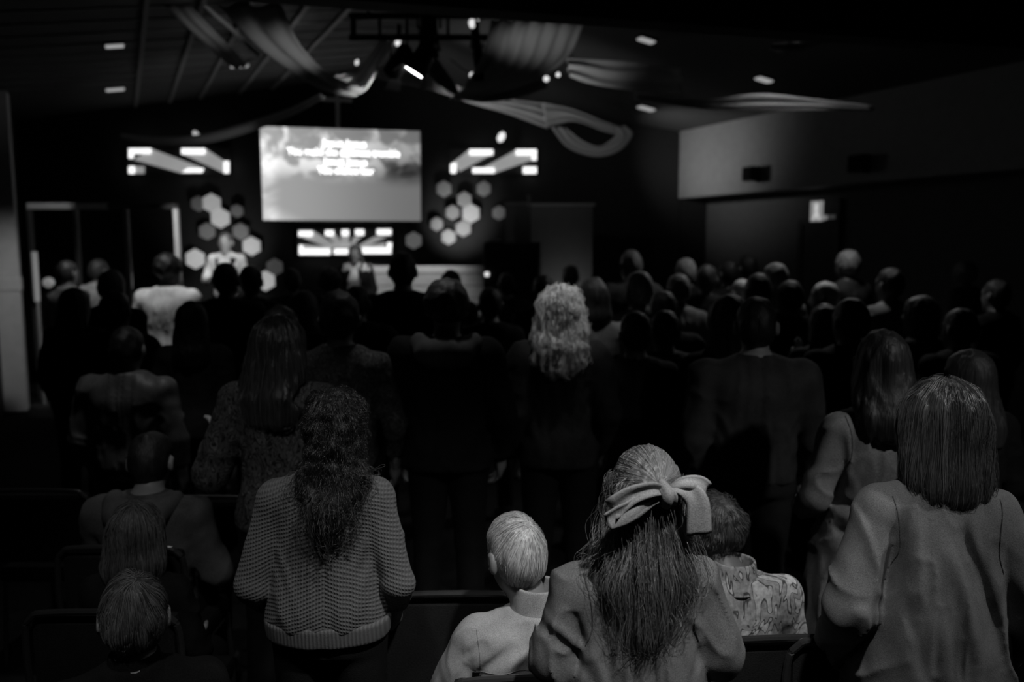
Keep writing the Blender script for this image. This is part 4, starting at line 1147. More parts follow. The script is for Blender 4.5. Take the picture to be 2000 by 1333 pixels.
# string lights
r = empty('string_lights', at(1000, 148, 8.2), 0, 'string of small round bulbs along the dark slack drape', 'string lights'); o1 = r.location
B_ = [(922, 147), (1000, 150), (1033, 140), (1067, 154), (1090, 146)]
m = MB(); m.tube(catmull([at(x, y - 4, 8.2) - o1 for x, y in [(880, 120)] + B_ + [(1120, 110)]], 40), .006, 6); m.build('cable', plain(.02, .5), r)
for (x, y), rb in zip(B_, (.028, .03, .02, .028, .022)):
    m = MB(); c = at(x, y, 8.2) - o1; bm = bmesh.new(); bmesh.ops.create_uvsphere(bm, u_segments=12, v_segments=8, radius=rb); bm.verts.index_update(); m.add([v.co + c for v in bm.verts], [tuple(v.index for v in f.verts) for f in bm.faces]); bm.free(); m.build('bulb', glow(.85), r, True)
for px, py, lab, rb, v in ((697, 122, 'single small bulb left of the stage lamps', .022, .7), (777, 82, 'small twin bulbs under the truss', .03, .9), (925, 42, 'bright faceted bulb at the truss end', .05, .8), (979, 268, 'small bright lamp above the right ray panel', .06, .9), (383, 263, 'small dim lamp above the left ray panel', .045, .45)):
    Y = 11.6 if py > 200 else 8.0
    c = at(px, py, Y); r = empty('small_lamp', c, 0, lab, 'lamp')
    m = MB(); d = Vector((.35 if px > 600 else -.35, -.5, .6)).normalized() * rb; m.tube([-d * 1.2, -d * .6, d * .6, d * 1.2], [rb * .35, rb * .8, rb * .8, rb * .4], 12); m.build('bulb', glow(v), r, True)
    m = MB(); m.tube([Vector((0, 0, rb * .5)), Vector((0, .02, rb * 2.2))], rb * .35, 8); m.build('socket', plain(.02, .5), r)

# ------------------------------------------------------------------ materials of the clothes in front
def knit_mat(v):
    m, nt, b = _mat('chevron_knit'); N = nt.nodes; L = nt.links
    def mth(op, a, b_=None):
        q = N.new('ShaderNodeMath'); q.operation = op
        for i, x in enumerate((a, b_)):
            if x is None: continue
            if isinstance(x, (int, float)): q.inputs[i].default_value = x
            else: L.new(x, q.inputs[i])
        return q.outputs[0]
    tc = N.new('ShaderNodeTexCoord'); sep = N.new('ShaderNodeSeparateXYZ'); L.new(tc.outputs['Object'], sep.inputs[0])
    n = N.new('ShaderNodeTexNoise'); n.inputs['Scale'].default_value = 9; n.inputs['Detail'].default_value = 2; L.new(tc.outputs['Object'], n.inputs['Vector'])
    ax = mth('ABSOLUTE', mth('ADD', sep.outputs['X'], -.01))
    ph = mth('ADD', mth('ADD', sep.outputs['Z'], mth('MULTIPLY', ax, .36)), mth('MULTIPLY', n.outputs['Fac'], .018))
    row = mth('SINE', mth('MULTIPLY', ph, 2 * PI / .0132))
    st = mth('SINE', mth('ADD', mth('MULTIPLY', sep.outputs['X'], 2 * PI / .0095), mth('MULTIPLY', row, .9)))
    h = mth('ADD', mth('MULTIPLY', row, .38), mth('MULTIPLY', st, .26))
    n2 = N.new('ShaderNodeTexNoise'); n2.inputs['Scale'].default_value = 420; n2.inputs['Detail'].default_value = 2; L.new(tc.outputs['Object'], n2.inputs['Vector'])
    h = mth('ADD', h, mth('MULTIPLY', n2.outputs['Fac'], .7))
    r = N.new('ShaderNodeMapRange'); r.inputs['From Min'].default_value = -.5; r.inputs['From Max'].default_value = 1.3; r.inputs['To Min'].default_value = v * .55; r.inputs['To Max'].default_value = v * 1.45
    L.new(h, r.inputs['Value']); L.new(r.outputs['Result'], b.inputs['Base Color'])
    bp = N.new('ShaderNodeBump'); bp.inputs['Strength'].default_value = .75; bp.inputs['Distance'].default_value = .004; L.new(h, bp.inputs['Height']); L.new(bp.outputs['Normal'], b.inputs['Normal'])
    b.inputs['Roughness'].default_value = .95; b.inputs['Specular IOR Level'].default_value = .1; b.inputs['Sheen Weight'].default_value = .1
    return m

def rib_mat(v):
    m, nt, b = _mat('rib_knit'); N = nt.nodes; L = nt.links
    tc = N.new('ShaderNodeTexCoord'); wv = N.new('ShaderNodeTexWave'); wv.bands_direction = 'X'; wv.inputs['Scale'].default_value = 26; wv.inputs['Distortion'].default_value = 1.0
    L.new(tc.outputs['Object'], wv.inputs['Vector']); n = N.new('ShaderNodeTexNoise'); n.inputs['Scale'].default_value = 400; L.new(tc.outputs['Object'], n.inputs['Vector'])
    a = N.new('ShaderNodeMath'); a.operation = 'ADD'; L.new(wv.outputs['Fac'], a.inputs[0]); L.new(n.outputs['Fac'], a.inputs[1])
    r = N.new('ShaderNodeMapRange'); r.inputs['From Max'].default_value = 2.0; r.inputs['To Min'].default_value = v * .6; r.inputs['To Max'].default_value = v * 1.4; L.new(a.outputs[0], r.inputs['Value']); L.new(r.outputs['Result'], b.inputs['Base Color'])
    bp = N.new('ShaderNodeBump'); bp.inputs['Strength'].default_value = .6; bp.inputs['Distance'].default_value = .003; L.new(a.outputs[0], bp.inputs['Height']); L.new(bp.outputs['Normal'], b.inputs['Normal']); b.inputs['Roughness'].default_value = .95
    return m

def print_mat(v, dark_v, scale=9.0, name='printed_cloth', lines=.10, levels=5.0):
    """cloth printed with outlined petals and leaves in two or three tones"""
    k = ('print', v, dark_v, scale)
    if k in MATS: return MATS[k]
    m, nt, b = _mat(name); N = nt.nodes; L = nt.links
    def mth(op, a, b_=None):
        q = N.new('ShaderNodeMath'); q.operation = op
        for i, x in enumerate((a, b_)):
            if x is None: continue
            if isinstance(x, (int, float)): q.inputs[i].default_value = x
            else: L.new(x, q.inputs[i])
        return q.outputs[0]
    def rng(x, a, b_, c, d):
        r = N.new('ShaderNodeMapRange')
        for i, q in zip(('From Min', 'From Max', 'To Min', 'To Max'), (a, b_, c, d)): r.inputs[i].default_value = q
        L.new(x, r.inputs['Value']); return r.outputs['Result']
    tc = N.new('ShaderNodeTexCoord')
    mp = N.new('ShaderNodeMapping'); mp.inputs['Rotation'].default_value = (0, .5, 0); mp.inputs['Scale'].default_value = (1.5, 1, .8); L.new(tc.outputs['Object'], mp.inputs['Vector'])
    n = N.new('ShaderNodeTexNoise'); n.inputs['Scale'].default_value = scale; n.inputs['Detail'].default_value = 1.2; n.inputs['Distortion'].default_value = 1.6; L.new(mp.outputs['Vector'], n.inputs['Vector'])
    q = mth('MULTIPLY', n.outputs['Fac'], levels); fr = mth('FRACT', q); fl_ = mth('FRACT', mth('MULTIPLY', mth('FLOOR', q), .61))
    edge = mth('MINIMUM', fr, mth('SUBTRACT', 1.0, fr))
    ln = rng(edge, lines * .4, lines, 0, 1)
    tone = rng(fl_, 0, 1, v * .5, v * 1.15)
    n3 = N.new('ShaderNodeTexNoise'); n3.inputs['Scale'].default_value = 70; n3.inputs['Detail'].default_value = 4; L.new(tc.outputs['Object'], n3.inputs['Vector'])
    mr = N.new('ShaderNodeMix'); mr.data_type = 'FLOAT'; L.new(ln, mr.inputs[0]); mr.inputs[2].default_value = dark_v; L.new(tone, mr.inputs[3])
    L.new(mth('MULTIPLY', mr.outputs[0], rng(n3.outputs['Fac'], .3, .7, .65, 1.35)), b.inputs['Base Color'])
    b.inputs['Roughness'].default_value = .8; b.inputs['Specular IOR Level'].default_value = .2
    MATS[k] = m; return m

DOWN = np.array((0, 0, -1.0))
def flow_down(crown, back=.25, rad_=.6):
    c = np.array(crown)
    def fl(P, k):
        d = P - c; d[:, 2] = 0; d /= np.linalg.norm(d, axis=1, keepdims=True) + .01
        return DOWN + rad_ * d * np.clip((P[:, 2:3] - (c[2] - .16)) / .16, 0, 1) + np.array((0, -back, 0))
    return fl
def flow_whorl(crown, turn=.25):
    c = np.array(crown)
    def fl(P, k):
        d = P - c; t = np.stack([-d[:, 1], d[:, 0], 0 * d[:, 0]], 1)
        return d + t * turn + DOWN * .03
    return fl
def tail_wrap(r): return r

GF = 'people in the nearest rows'
# ---- woman in the chevron knit sweater
kn = knit_mat(.105)
sp = dict(sex='f', wide=.95, drop=.010, head=dict(yaw=-.05, nod=.12, off=(.035, .0, 0)),
          armL=((-.236, -.05, 1.075), (-.20, .12, .90)), armR=((.236, -.05, 1.075), (.20, .12, .90)),
          hair=dict(style='curly', end=1.25, width=.78, thick=-.010, mat=hairmat(.010), seed=5),
          top=dict(kind='sweater', mat=kn, hem=.945, crumple=.002, sleeve=1.0, arm=.060, elb=.054, cuff=.046, folds=.008, seed=3, fsx=7, fsz=3.5,
                   rows=[(.90, .198, .140, 0), (.98, .204, .152, 0), (1.08, .182, .142, 0), (1.20, .168, .132, .004), (1.31, .172, .112, -.004), (1.38, .154, .090, -.010), (1.425, .10, .074, -.014), (1.47, .066, .062, -.01)]),
          pants=cloth(.006), h=.010, hh=.006, th=.0065)
r, S, F, ho, hv = build_person(sp, .011)
G = Field([-.26, -.2, .87], [.26, .2, .99], .006)
G.add(prof([(.895, .203, .146, 0), (.93, .208, .152, 0), (.968, .210, .157, 0)], 2.4, .010), 0); G.disp(folds(.004, 3, 6, 3.5)); fmesh('ribbed_hem', G, rib_mat(.10), r)
up = hv[hv[:, 2] > 1.50]
strands('hair_strands', F, up, 2600, 46, .013, flow_down((.02, -.02, 1.72), .1, .9), strandmat(.014, .30, .55), ho, (.001, .009), .008, 24, .0005, .75, 4, 14)
strands('loose_curls', F, hv[hv[:, 2] < 1.46], 420, 26, .011, flow_down((.02, -.02, 1.72), .1, .9), strandmat(.02, .4, .5), ho, (.004, .05), .012, 20, .0006, .35, 6, 5)
place(r, 632, 757, 2.35, 'woman in a chevron knit sweater with long dark curly hair', .02, group=GF, htop=1.715)

# ---- woman with the hair bow
tee = cloth(.13, 330, .25, .85)
sp = dict(sex='f', wide=1.02, drop=.042, head=dict(yaw=-.12, nod=.10, roll=.05, off=(.02, 0, 0)),
          armL=((-.235, -.03, 1.09), (-.20, .20, 1.0)), armR=((.245, -.03, 1.09), (.21, .20, .98)),
          hair=dict(style='long', end=1.20, width=.90, taper=.5, wave=5.0, rough=.35, mat=hairmat(.035), seed=8),
          top=dict(kind='tee', mat=tee, hem=.80, hem_a=.235, sleeve=.43, arm=.072, elb=.074, folds=.008, seed=14, fsx=9, fsz=2.2,
                   softness=.6, join=.007,
                   creases=[(loc(q, 1243, 872, 1.92, 1.715), r_ * .85, l_ * .95, 1.7) for q, r_, l_ in (([(1055, 1240), (1085, 1262), (1120, 1290), (1136, 1330)], .016, -.012), ([(1066, 1225), (1100, 1250), (1135, 1285)], .014, .009), ([(1108, 1200), (1128, 1250), (1140, 1300)], .014, -.010),
                            ([(1178, 1230), (1180, 1290), (1178, 1350)], .014, -.009), ([(1205, 1220), (1212, 1290), (1210, 1350)], .014, .008), ([(1245, 1240), (1250, 1300), (1248, 1360)], .014, -.010), ([(1285, 1230), (1292, 1300), (1296, 1360)], .013, .007), ([(1330, 1200), (1352, 1260), (1376, 1330)], .016, -.012), ([(1310, 1190), (1330, 1250), (1350, 1330)], .014, .008))],
                   rows=[(.86, .225, .165, 0), (.98, .215, .165, 0), (1.10, .205, .158, 0), (1.22, .20, .150, .0), (1.31, .20, .122, -.006), (1.38, .170, .094, -.012), (1.43, .098, .074, -.014), (1.46, .07, .062, -.01)]),
          pants=cloth(.006), hh=.006, th=.0065, skin=plain(.34, .5))
r, S, F, ho, hv = build_person(sp, .011)
seams(sp, S, r, r_top['F'], .13)
KN = np.array((.045, -.11, 1.625))
def sweep(P, k):
    d = KN - P; return d + DOWN * .0 + np.array((0, -.02, .02))
top = hv[(hv[:, 2] > 1.585) & (hv[:, 1] > -.10)]
strands('swept_hair', F, top, 5200, 22, .0085, sweep, strandmat(.17, .32, .7), ho, (.001, .004), .0004, 5, .0006, .95, 21, 8, .7)
up = hv[(hv[:, 2] > 1.50) & (hv[:, 2] < 1.63) & (hv[:, 1] < .05)]
strands('hair_strands', F, up, 5200, 44, .0125, flow_down((.03, -.085, 1.70), .1, .3), strandmat(.075, .32, .6), ho, (.001, .016), .013, 6, .0005, .8, 5, 60, .35)
strands('loose_waves', F, hv[(hv[:, 2] < 1.62) & (hv[:, 1] < .04)], 900, 40, .011, flow_down((.03, -.08, 1.70), .1, .3), strandmat(.085, .36, .6), ho, (.004, .035), .016, 6, .0005, .45, 16, 18, .3)
strands('flyaway_hairs', F, hv[(hv[:, 0] < -.03) & (hv[:, 2] > 1.46) & (hv[:, 2] < 1.64)], 220, 16, .009, lambda P, k: DOWN * 1.0 + np.array((-.25, -.1, 0)), strandmat(.22, .3, .7), ho, (.004, .03), .006, 14, .0004, .3, 17)
# the bow: two loops, two tails, a knot, as cloth bands
bow = empty('hair_bow', (0, 0, 0)); bow.parent = r; bow['label'] = 'light cloth hair bow'
bm = cloth(.26, 300, .3, .7, spec=.25)
def band(name, pts, w0, par, mat, tilt=(0, 0, 1), th=.0035, crumple=.004, seed=1):
    P = catmull([Vector(q) for q in pts], 26); V = []; nn = 9; rr = random.Random(seed); ph = rr.random() * 6
    for i, p in enumerate(P):
        f = i / 26; t = (P[min(i + 1, 26)] - P[max(i - 1, 0)]).normalized(); up_ = Vector(tilt); up_ = (up_ - t * up_.dot(t)).normalized(); nrm = t.cross(up_)
        wd = np.interp(f, [q[0] for q in w0], [q[1] for q in w0])
        for j in range(nn):
            u = j / (nn - 1) * 2 - 1
            V.append(p + up_ * u * wd + nrm * (crumple * math.sin(u * 4 + ph + f * 3) * (1 - .3 * f) - abs(u) ** 2 * .004))
    fs = [(i * nn + j, i * nn + j + 1, (i + 1) * nn + j + 1, (i + 1) * nn + j) for i in range(26) for j in range(nn - 1)]
    o = mesh_obj(name, V, fs, mat, par, True); md = o.modifiers.new('solid', 'SOLIDIFY'); md.thickness = th; return o
kx, ky, kz = .050, -.128, 1.620      # knot
band('ribbon_loop', [(kx, ky, kz), (kx - .045, ky - .030, kz + .020), (kx - .105, ky - .032, kz + .006), (kx - .150, ky - .020, kz - .034), (kx - .105, ky - .008, kz - .022), (kx - .05, ky - .004, kz - .006), (kx, ky, kz)], [(0, .010), (.2, .020), (.5, .030), (.8, .024), (1, .010)], bow, bm, (-.35, 0, 1), seed=3)
band('ribbon_tail', [(kx, ky - .01, kz - .004), (kx - .05, ky - .022, kz - .008), (kx - .105, ky - .034, kz - .038), (kx - .165, ky - .030, kz - .066)], [(0, .010), (.4, .024), (.8, .030), (1, .024)], bow, bm, (-.55, 0, .9), seed=5)
band('ribbon_loop', [(kx, ky, kz), (kx + .035, ky - .022, kz + .026), (kx + .080, ky - .018, kz + .022), (kx + .102, ky - .006, kz - .002), (kx + .07, ky + .006, kz + .004), (kx, ky, kz)], [(0, .010), (.3, .024), (.55, .030), (.8, .022), (1, .010)], bow, bm, (.3, 0, 1), seed=8)
band('ribbon_tail', [(kx, ky - .008, kz + .002), (kx + .04, ky - .020, kz + .014), (kx + .075, ky - .026, kz - .02), (kx + .085, ky - .022, kz - .11)], [(0, .010), (.4, .026), (.8, .032), (1, .034)], bow, bm, (1, 0, .35), seed=9)
band('knot', [(kx - .012, ky + .012, kz + .026), (kx - .004, ky - .028, kz + .014), (kx + .002, ky - .034, kz - .006), (kx + .004, ky - .02, kz - .028), (kx, ky + .014, kz - .03)], [(0, .014), (.5, .020), (1, .014)], bow, bm, (1, 0, .25), .006, .006, 4)
place(r, 1243, 872, 1.92, 'woman with a light hair bow and long wavy hair in a grey short-sleeved shirt', .10, group=GF, htop=1.715)

# ---- woman at the right in the sweatshirt
sw = cloth(.125, 380, .2, .9)
sp = dict(sex='f', wide=.88, drop=.016, head=dict(yaw=.42, nod=.05, off=(.015, 0, 0)),
          armL=((-.232, -.07, 1.09), (-.215, .09, .90)), armR=((.225, -.07, 1.09), (.21, .09, .90)),
          hair=dict(style='bob', end=1.385, width=1.06, mat=hairmat(.05), seed=2, thick=.006),
          top=dict(kind='sweater', mat=sw, hem=.72, hem_a=.238, hem_b=.17, sleeve=.98, arm=.074, elb=.080, cuff=.064, folds=.008, seed=23, fsx=6, fsz=1.6, softness=.5, join=.006,
                   creases=[(loc(q, 1842, 741, 2.06, 1.715), r_ * .62, l_ * 1.15, 1.8) for q, r_, l_ in (([(1788, 1000), (1776, 1080), (1758, 1160), (1735, 1215)], .026, -.018), ([(1812, 1010), (1806, 1100), (1800, 1200)], .022, .010), ([(1884, 1030), (1912, 1100), (1942, 1200), (1958, 1290)], .026, -.018), ([(1862, 1060), (1886, 1160), (1905, 1290)], .022, .010), ([(1700, 1000), (1728, 1085), (1742, 1150)], .014, .010), ([(1722, 1220), (1712, 1290), (1708, 1340)], .018, -.010), ([(1840, 1180), (1846, 1260), (1850, 1340)], .02, .006))],
                   rows=[(.82, .220, .17, 0), (.96, .214, .17, 0), (1.12, .186, .162, 0), (1.24, .174, .150, 0), (1.32, .172, .126, -.006), (1.385, .156, .098, -.012), (1.43, .11, .08, -.014), (1.465, .074, .066, -.01)]),
          pants=cloth(.006), hh=.006, th=.0065)
r, S, F, ho, hv = build_person(sp, .011)
seams(sp, S, r, r_top['F'], .125)
up = hv[hv[:, 2] > 1.56]
strands('hair_strands', F, up, 6500, 40, .0105, flow_down((.015, .0, 1.72), .05, .7), strandmat(.085, .28, .8), ho, (.000, .008), .0028, 5, .00045, .85, 8, 40)
strands('loose_ends', F, hv[hv[:, 2] < 1.46], 500, 12, .008, flow_down((0, 0, 1.72), .0, .2), strandmat(.12, .3, .7), ho, (.002, .014), .004, 8, .00045, .4, 9)
place(r, 1842, 741, 2.06, 'woman in a loose grey sweatshirt with shoulder-length straight brown hair', -.10, group=GF, hx=.0, htop=1.715)

# ---- woman in the fitted grey dress
sp = dict(sex='f', wide=.90, drop=.024, head=dict(yaw=-.2, nod=.10, off=(.01, 0, 0)),
          armL=((-.232, -.04, 1.09), (-.20, .18, .98)), armR=((.25, -.04, 1.09), (.18, .20, 1.02)),
          hair=dict(style='long', end=1.285, width=1.05, mat=hairmat(.006), seed=12, ragged=True),
          top=dict(kind='dress', mat=cloth(.155, 300, .3, .9), hem=.50, sleeve=.92, arm=.062, elb=.056, cuff=.046, folds=.005, seed=31, fsx=8, fsz=4,
                   softness=.5, join=.007,
                   creases=[(loc(q, 1722, 640, 2.9, 1.715), r_ * .8, l_ * 1.2, 1.6) for q, r_, l_ in (([(1645, 985), (1690, 1000), (1740, 985)], .018, -.012), ([(1640, 1010), (1700, 1030), (1750, 1020)], .018, .012), ([(1640, 1042), (1690, 1052), (1740, 1045)], .016, -.012), ([(1640, 1075), (1680, 1085), (1730, 1078)], .018, .010), ([(1662, 830), (1668, 900), (1662, 960)], .012, .006))],
                   rows=[(.47, .235, .19, 0), (.60, .238, .19, 0), (.80, .224, .165, 0), (.93, .205, .150, 0), (1.08, .152, .112, 0), (1.22, .160, .126, .008), (1.31, .168, .104, -.002), (1.375, .145, .082, -.008), (1.42, .086, .066, -.012), (1.46, .06, .058, -.006)]), th=.008)
r, S, F, ho, hv = build_person(sp, .012)
seams(sp, S, r, r_top['F'], .15)
bc = S['wr'][-1]
m = MB(); m.tube([(bc[0] + .036 * math.cos(a * PI / 8), bc[1] - .02 + .012 * math.sin(a * PI / 8), bc[2] + .03 + .034 * math.sin(a * PI / 8)) for a in range(17)], .004, 6); m.build('bracelet', plain(.7, .2, .9), r)
place(r, 1722, 640, 2.9, 'woman in a fitted grey knit dress with long black hair', .0, group=GF, htop=1.715)

# ---- seated man in the pale shirt
shirt = cloth(.30, 420, .12, .75, spec=.2)
sp = dict(pose='sit', sex='m', wide=.98, drop=.028, head=dict(yaw=.42, nod=.30, roll=-.04, off=(-.035, .01, 0)),
          armL=((-.285, .03, 1.09), (-.16, .27, 1.04)), armR=((.27, .04, 1.09), (.14, .27, 1.04)),
          hair=dict(style='thin', mat=hairmat(.36, .5), seed=4, thick=-.004),
          top=dict(kind='shirt', mat=shirt, hem=.84, sleeve=.96, arm=.070, elb=.064, cuff=.046, folds=.006, seed=41, fsx=8, fsz=4.5,
                   join=.008,
                   creases=[(loc(q, 1052, 1012, 2.2, 1.30), r_ * 1.0, l_ * .85, 2.0) for q, r_, l_ in (([(898, 1305), (925, 1275), (950, 1262)], .013, -.010), ([(905, 1285), (930, 1262), (965, 1240)], .012, .008), ([(925, 1330), (965, 1295), (1005, 1265)], .014, -.010), ([(945, 1330), (985, 1300), (1030, 1280)], .012, .008), ([(985, 1330), (1015, 1305), (1045, 1300)], .012, -.008), ([(960, 1195), (985, 1220), (1020, 1225)], .012, -.007), ([(975, 1185), (1000, 1205), (1030, 1205)], .012, .006))], collar=(1.368, .128, .070), neck=-.012),
          skin=plain(.17, .5), pants=cloth(.02), hh=.006, th=.0065)
r, S, F, ho, hv = build_person(sp, .010)
T2 = r_top['F']; zz = S['sh'][1][2]
seam('yoke_seam', T2, [(-.20, zz - .075), (-.12, zz - .060), (0, zz - .045), (.12, zz - .060), (.20, zz - .075)], cloth(.20, 300), r, .0016)
for s_ in (-1, 1): seam('armhole_seam', T2, [(s_ * .188, zz + .05), (s_ * .178, zz - .02), (s_ * .178, zz - .08), (s_ * .19, zz - .13)], cloth(.22, 300), r, .0014)
strands('hair_strands', F, hv, 4200, 10, .0055, flow_whorl((.0, -.03, 1.31), .2), strandmat(.42, .4, .5), ho, (.000, .004), .001, 8, .0004, .9, 10)
place(r, 1052, 1012, 2.2, 'seated older man in a pale collared shirt, head bowed to the left', .06, True, group=GF, htop=1.70)

# ---- seated person in the flower print
fl = print_mat(.40, .06, 9, lines=.12)
sp = dict(pose='sit', sex='f', wide=1.0, head=dict(yaw=.15, nod=.40, roll=-.06, off=(-.030, .02, .0)),
          hair=dict(style='tuft', mat=hairmat(.03), seed=6, end=1.52),
          top=dict(kind='blouse', mat=fl, hem=.84, sleeve=.96, arm=.068, elb=.062, cuff=.05, folds=.008, seed=51, fsx=6, fsz=3.2, collar=(1.385, .110, .073), neck=-.02),
          pants=cloth(.02), hh=.006, th=.007, skin=plain(.12, .5))
r, S, F, ho, hv = build_person(sp, .011)
strands('hair_strands', F, hv, 3800, 12, .0055, flow_whorl((-.02, .0, 1.31), .5), strandmat(.05, .4, .5), ho, (.002, .014), .004, 14, .0005, .6, 11)
place(r, 1437, 985, 2.45, 'seated woman in a flower-print blouse with short dark tousled hair', .08, True, group=GF, htop=1.69)

# ---- seated man at the lower left
sp = dict(pose='sit', sex='m', head=dict(yaw=-.02, nod=.14, roll=.03),
          hair=dict(style='short', mat=hairmat(.06, .5), seed=14, thick=-.001),
          top=dict(kind='shirt', mat=cloth(.008), hem=.84, sleeve=.98, collar=(1.385, .10, .068)), pants=cloth(.015), skin=plain(.34, .5), hh=.006)
r, S, F, ho, hv = build_person(sp, .010)
strands('hair_strands', F, hv, 5200, 11, .0055, flow_whorl((.012, -.035, 1.315), .25), strandmat(.15, .42, .5), ho, (.000, .006), .0015, 10, .00045, .85, 12)
place(r, 254, 1131, 1.95, 'seated man with short greying hair and dark shirt, ears showing, lower left', .40, True, group=GF, htop=1.70)

# ---- seated youngster in the hooded top
sp = dict(pose='sit', sex='m', head=dict(yaw=.1, nod=.35),
          hair=dict(style='short', mat=hairmat(.010), seed=15),
          top=dict(kind='hoodie', mat=cloth(.075, 300, .3), hem=.84, sleeve=.98, arm=.076, elb=.068, folds=.009, seed=61, fsx=8, fsz=5, hood=True), pants=cloth(.006), th=.009)
r, S, F, ho, hv = build_person(sp, .012)
place(r, 284, 848, 3.15, 'seated youngster in a charcoal hooded top with the hood down', 0, True, group=GF, htop=1.70)
# ---- seated child with fuzzy hair
sp = dict(pose='sit', sex='f', wide=.92, head=dict(yaw=.05, nod=.15),
          hair=dict(style='bob', end=1.42, mat=hairmat(.05), seed=16, thick=.004), top=dict(kind='shirt', mat=cloth(.008), hem=.84, sleeve=.98), pants=cloth(.006))
r, S, F, ho, hv = build_person(sp, .013)
strands('hair_strands', F, hv[hv[:, 2] > 1.12], 1800, 26, .010, flow_down((0, -.01, 1.32), .1, .7), strandmat(.09, .45, .4), ho, (.001, .010), .003, 8, .0006, .7, 14)
place(r, 258, 984, 2.62, 'seated child with fuzzy brown hair in front of the hooded youngster', 0, True, group=GF, htop=1.715)

# ---- long straight hair, patterned blouse
sp = dict(sex='f', head=dict(yaw=-.25, nod=.03), armL=((-.285, -.02, 1.06), (-.315, .10, 1.17)), skin=plain(.42, .45),
          hair=dict(style='long', end=1.27, width=1.12, mat=hairmat(.022, .35, .6), seed=18),
          top=dict(kind='blouse', mat=print_mat(.10, .012, 18, lines=.2), hem=.84, sleeve=.92, arm=.074, elb=.07, cuff=.05, folds=.008, seed=71), pants=cloth(.005), hh=.009)
r, S, F, ho, hv = build_person(sp, .012)
strands('hair_strands', F, hv[hv[:, 2] > 1.5], 1800, 40, .0115, flow_down((0, 0, 1.72), .05, .7), strandmat(.05, .3, .7), ho, (.000, .006), .002, 6, .0006, .85, 18)
place(r, 540, 612, 3.2, 'woman with long straight brown hair and a patterned blouse', -.05, group=GF, htop=1.715)
# ---- plaid shirt
sp = dict(sex='m', head=dict(yaw=.1, nod=.05), hair=dict(style='short', mat=hairmat(.008), seed=19, thick=.006),
          top=dict(kind='shirt', mat=print_mat(.10, .015, 30, lines=.25), hem=.80, sleeve=.95, folds=.010, seed=81), pants=cloth(.005))
r, *_ = build_person(sp, .013)
place(r, 662, 572, 3.85, 'dark-haired man in a mottled patterned shirt behind the curly-haired woman', 0, group=GF)
# ---- leather jacket
sp = dict(sex='m', wide=1.05, head=dict(yaw=.1, nod=.10), hair=dict(style='short', mat=hairmat(.006), seed=20),
          top=dict(kind='jacket', mat=cloth(.13, 200, .2, .5, spec=.5), hem=.93, sleeve=.98, arm=.075, elb=.066, folds=.009, seed=91, fsx=7, fsz=5, collar=(1.405, .06, .072), collar_mat=cloth(.03, 200, .2, .5)), pants=cloth(.005), th=.009)
r, *_ = build_person(sp, .013)
place(r, 245, 640, 4.05, 'man in a short charcoal jacket with a stand collar', 0, group=GF)
# ---- big man in charcoal sweater
sp = dict(sex='m', wide=1.08, head=dict(yaw=-.2, nod=.05), hair=dict(style='short', mat=hairmat(.006), seed=22),
          top=dict(kind='sweater', mat=cloth(.035, 300, .3), hem=.90, sleeve=.98, arm=.076, elb=.066, folds=.008, seed=95, collar=(1.40, .05, .070), collar_mat=cloth(.10, 250)), pants=cloth(.015), th=.010)
r, *_ = build_person(sp, .013)
place(r, 1478, 584, 3.6, 'broad man in a charcoal sweater with a paler collar', 0, group=GF)
# ---- hooded black jacket with grey hood
sp = dict(sex='f', wide=1.15, head=dict(yaw=0, nod=.05), hair=dict(style='tuft', end=1.50, mat=hairmat(.035), seed=24, thick=.008),
          top=dict(kind='jacket', mat=cloth(.008), hem=.84, sleeve=.98, arm=.08, elb=.07, hood=True, hood_mat=cloth(.085, 300, .4)), pants=cloth(.005))
r, *_ = build_person(sp, .013)
place(r, 872, 550, 3.9, 'person in a black jacket with a pale grey hood lying on the shoulders', 0, group=GF)
# ---- blonde curly
sp = dict(sex='f', head=dict(yaw=.05, nod=.03), hair=dict(style='curly', end=1.30, width=1.0, mat=hairmat(.42, .5), seed=26, thick=.004),
          top=dict(kind='jacket', mat=cloth(.016, 120, .5), hem=.84, sleeve=.98, arm=.08, elb=.07, folds=.008, seed=99), pants=cloth(.005), hh=.008)
r, S, F, ho, hv = build_person(sp, .013)
strands('hair_strands', F, hv[hv[:, 2] > 1.5], 1300, 38, .011, flow_down((0, 0, 1.72), .05, .7), strandmat(.5, .35, .5), ho, (.000, .014), .014, 12, .0009, .7, 28)
place(r, 1094, 553, 4.0, 'woman with bright blonde curly hair in a dark jacket', 0, group=GF, htop=1.72)

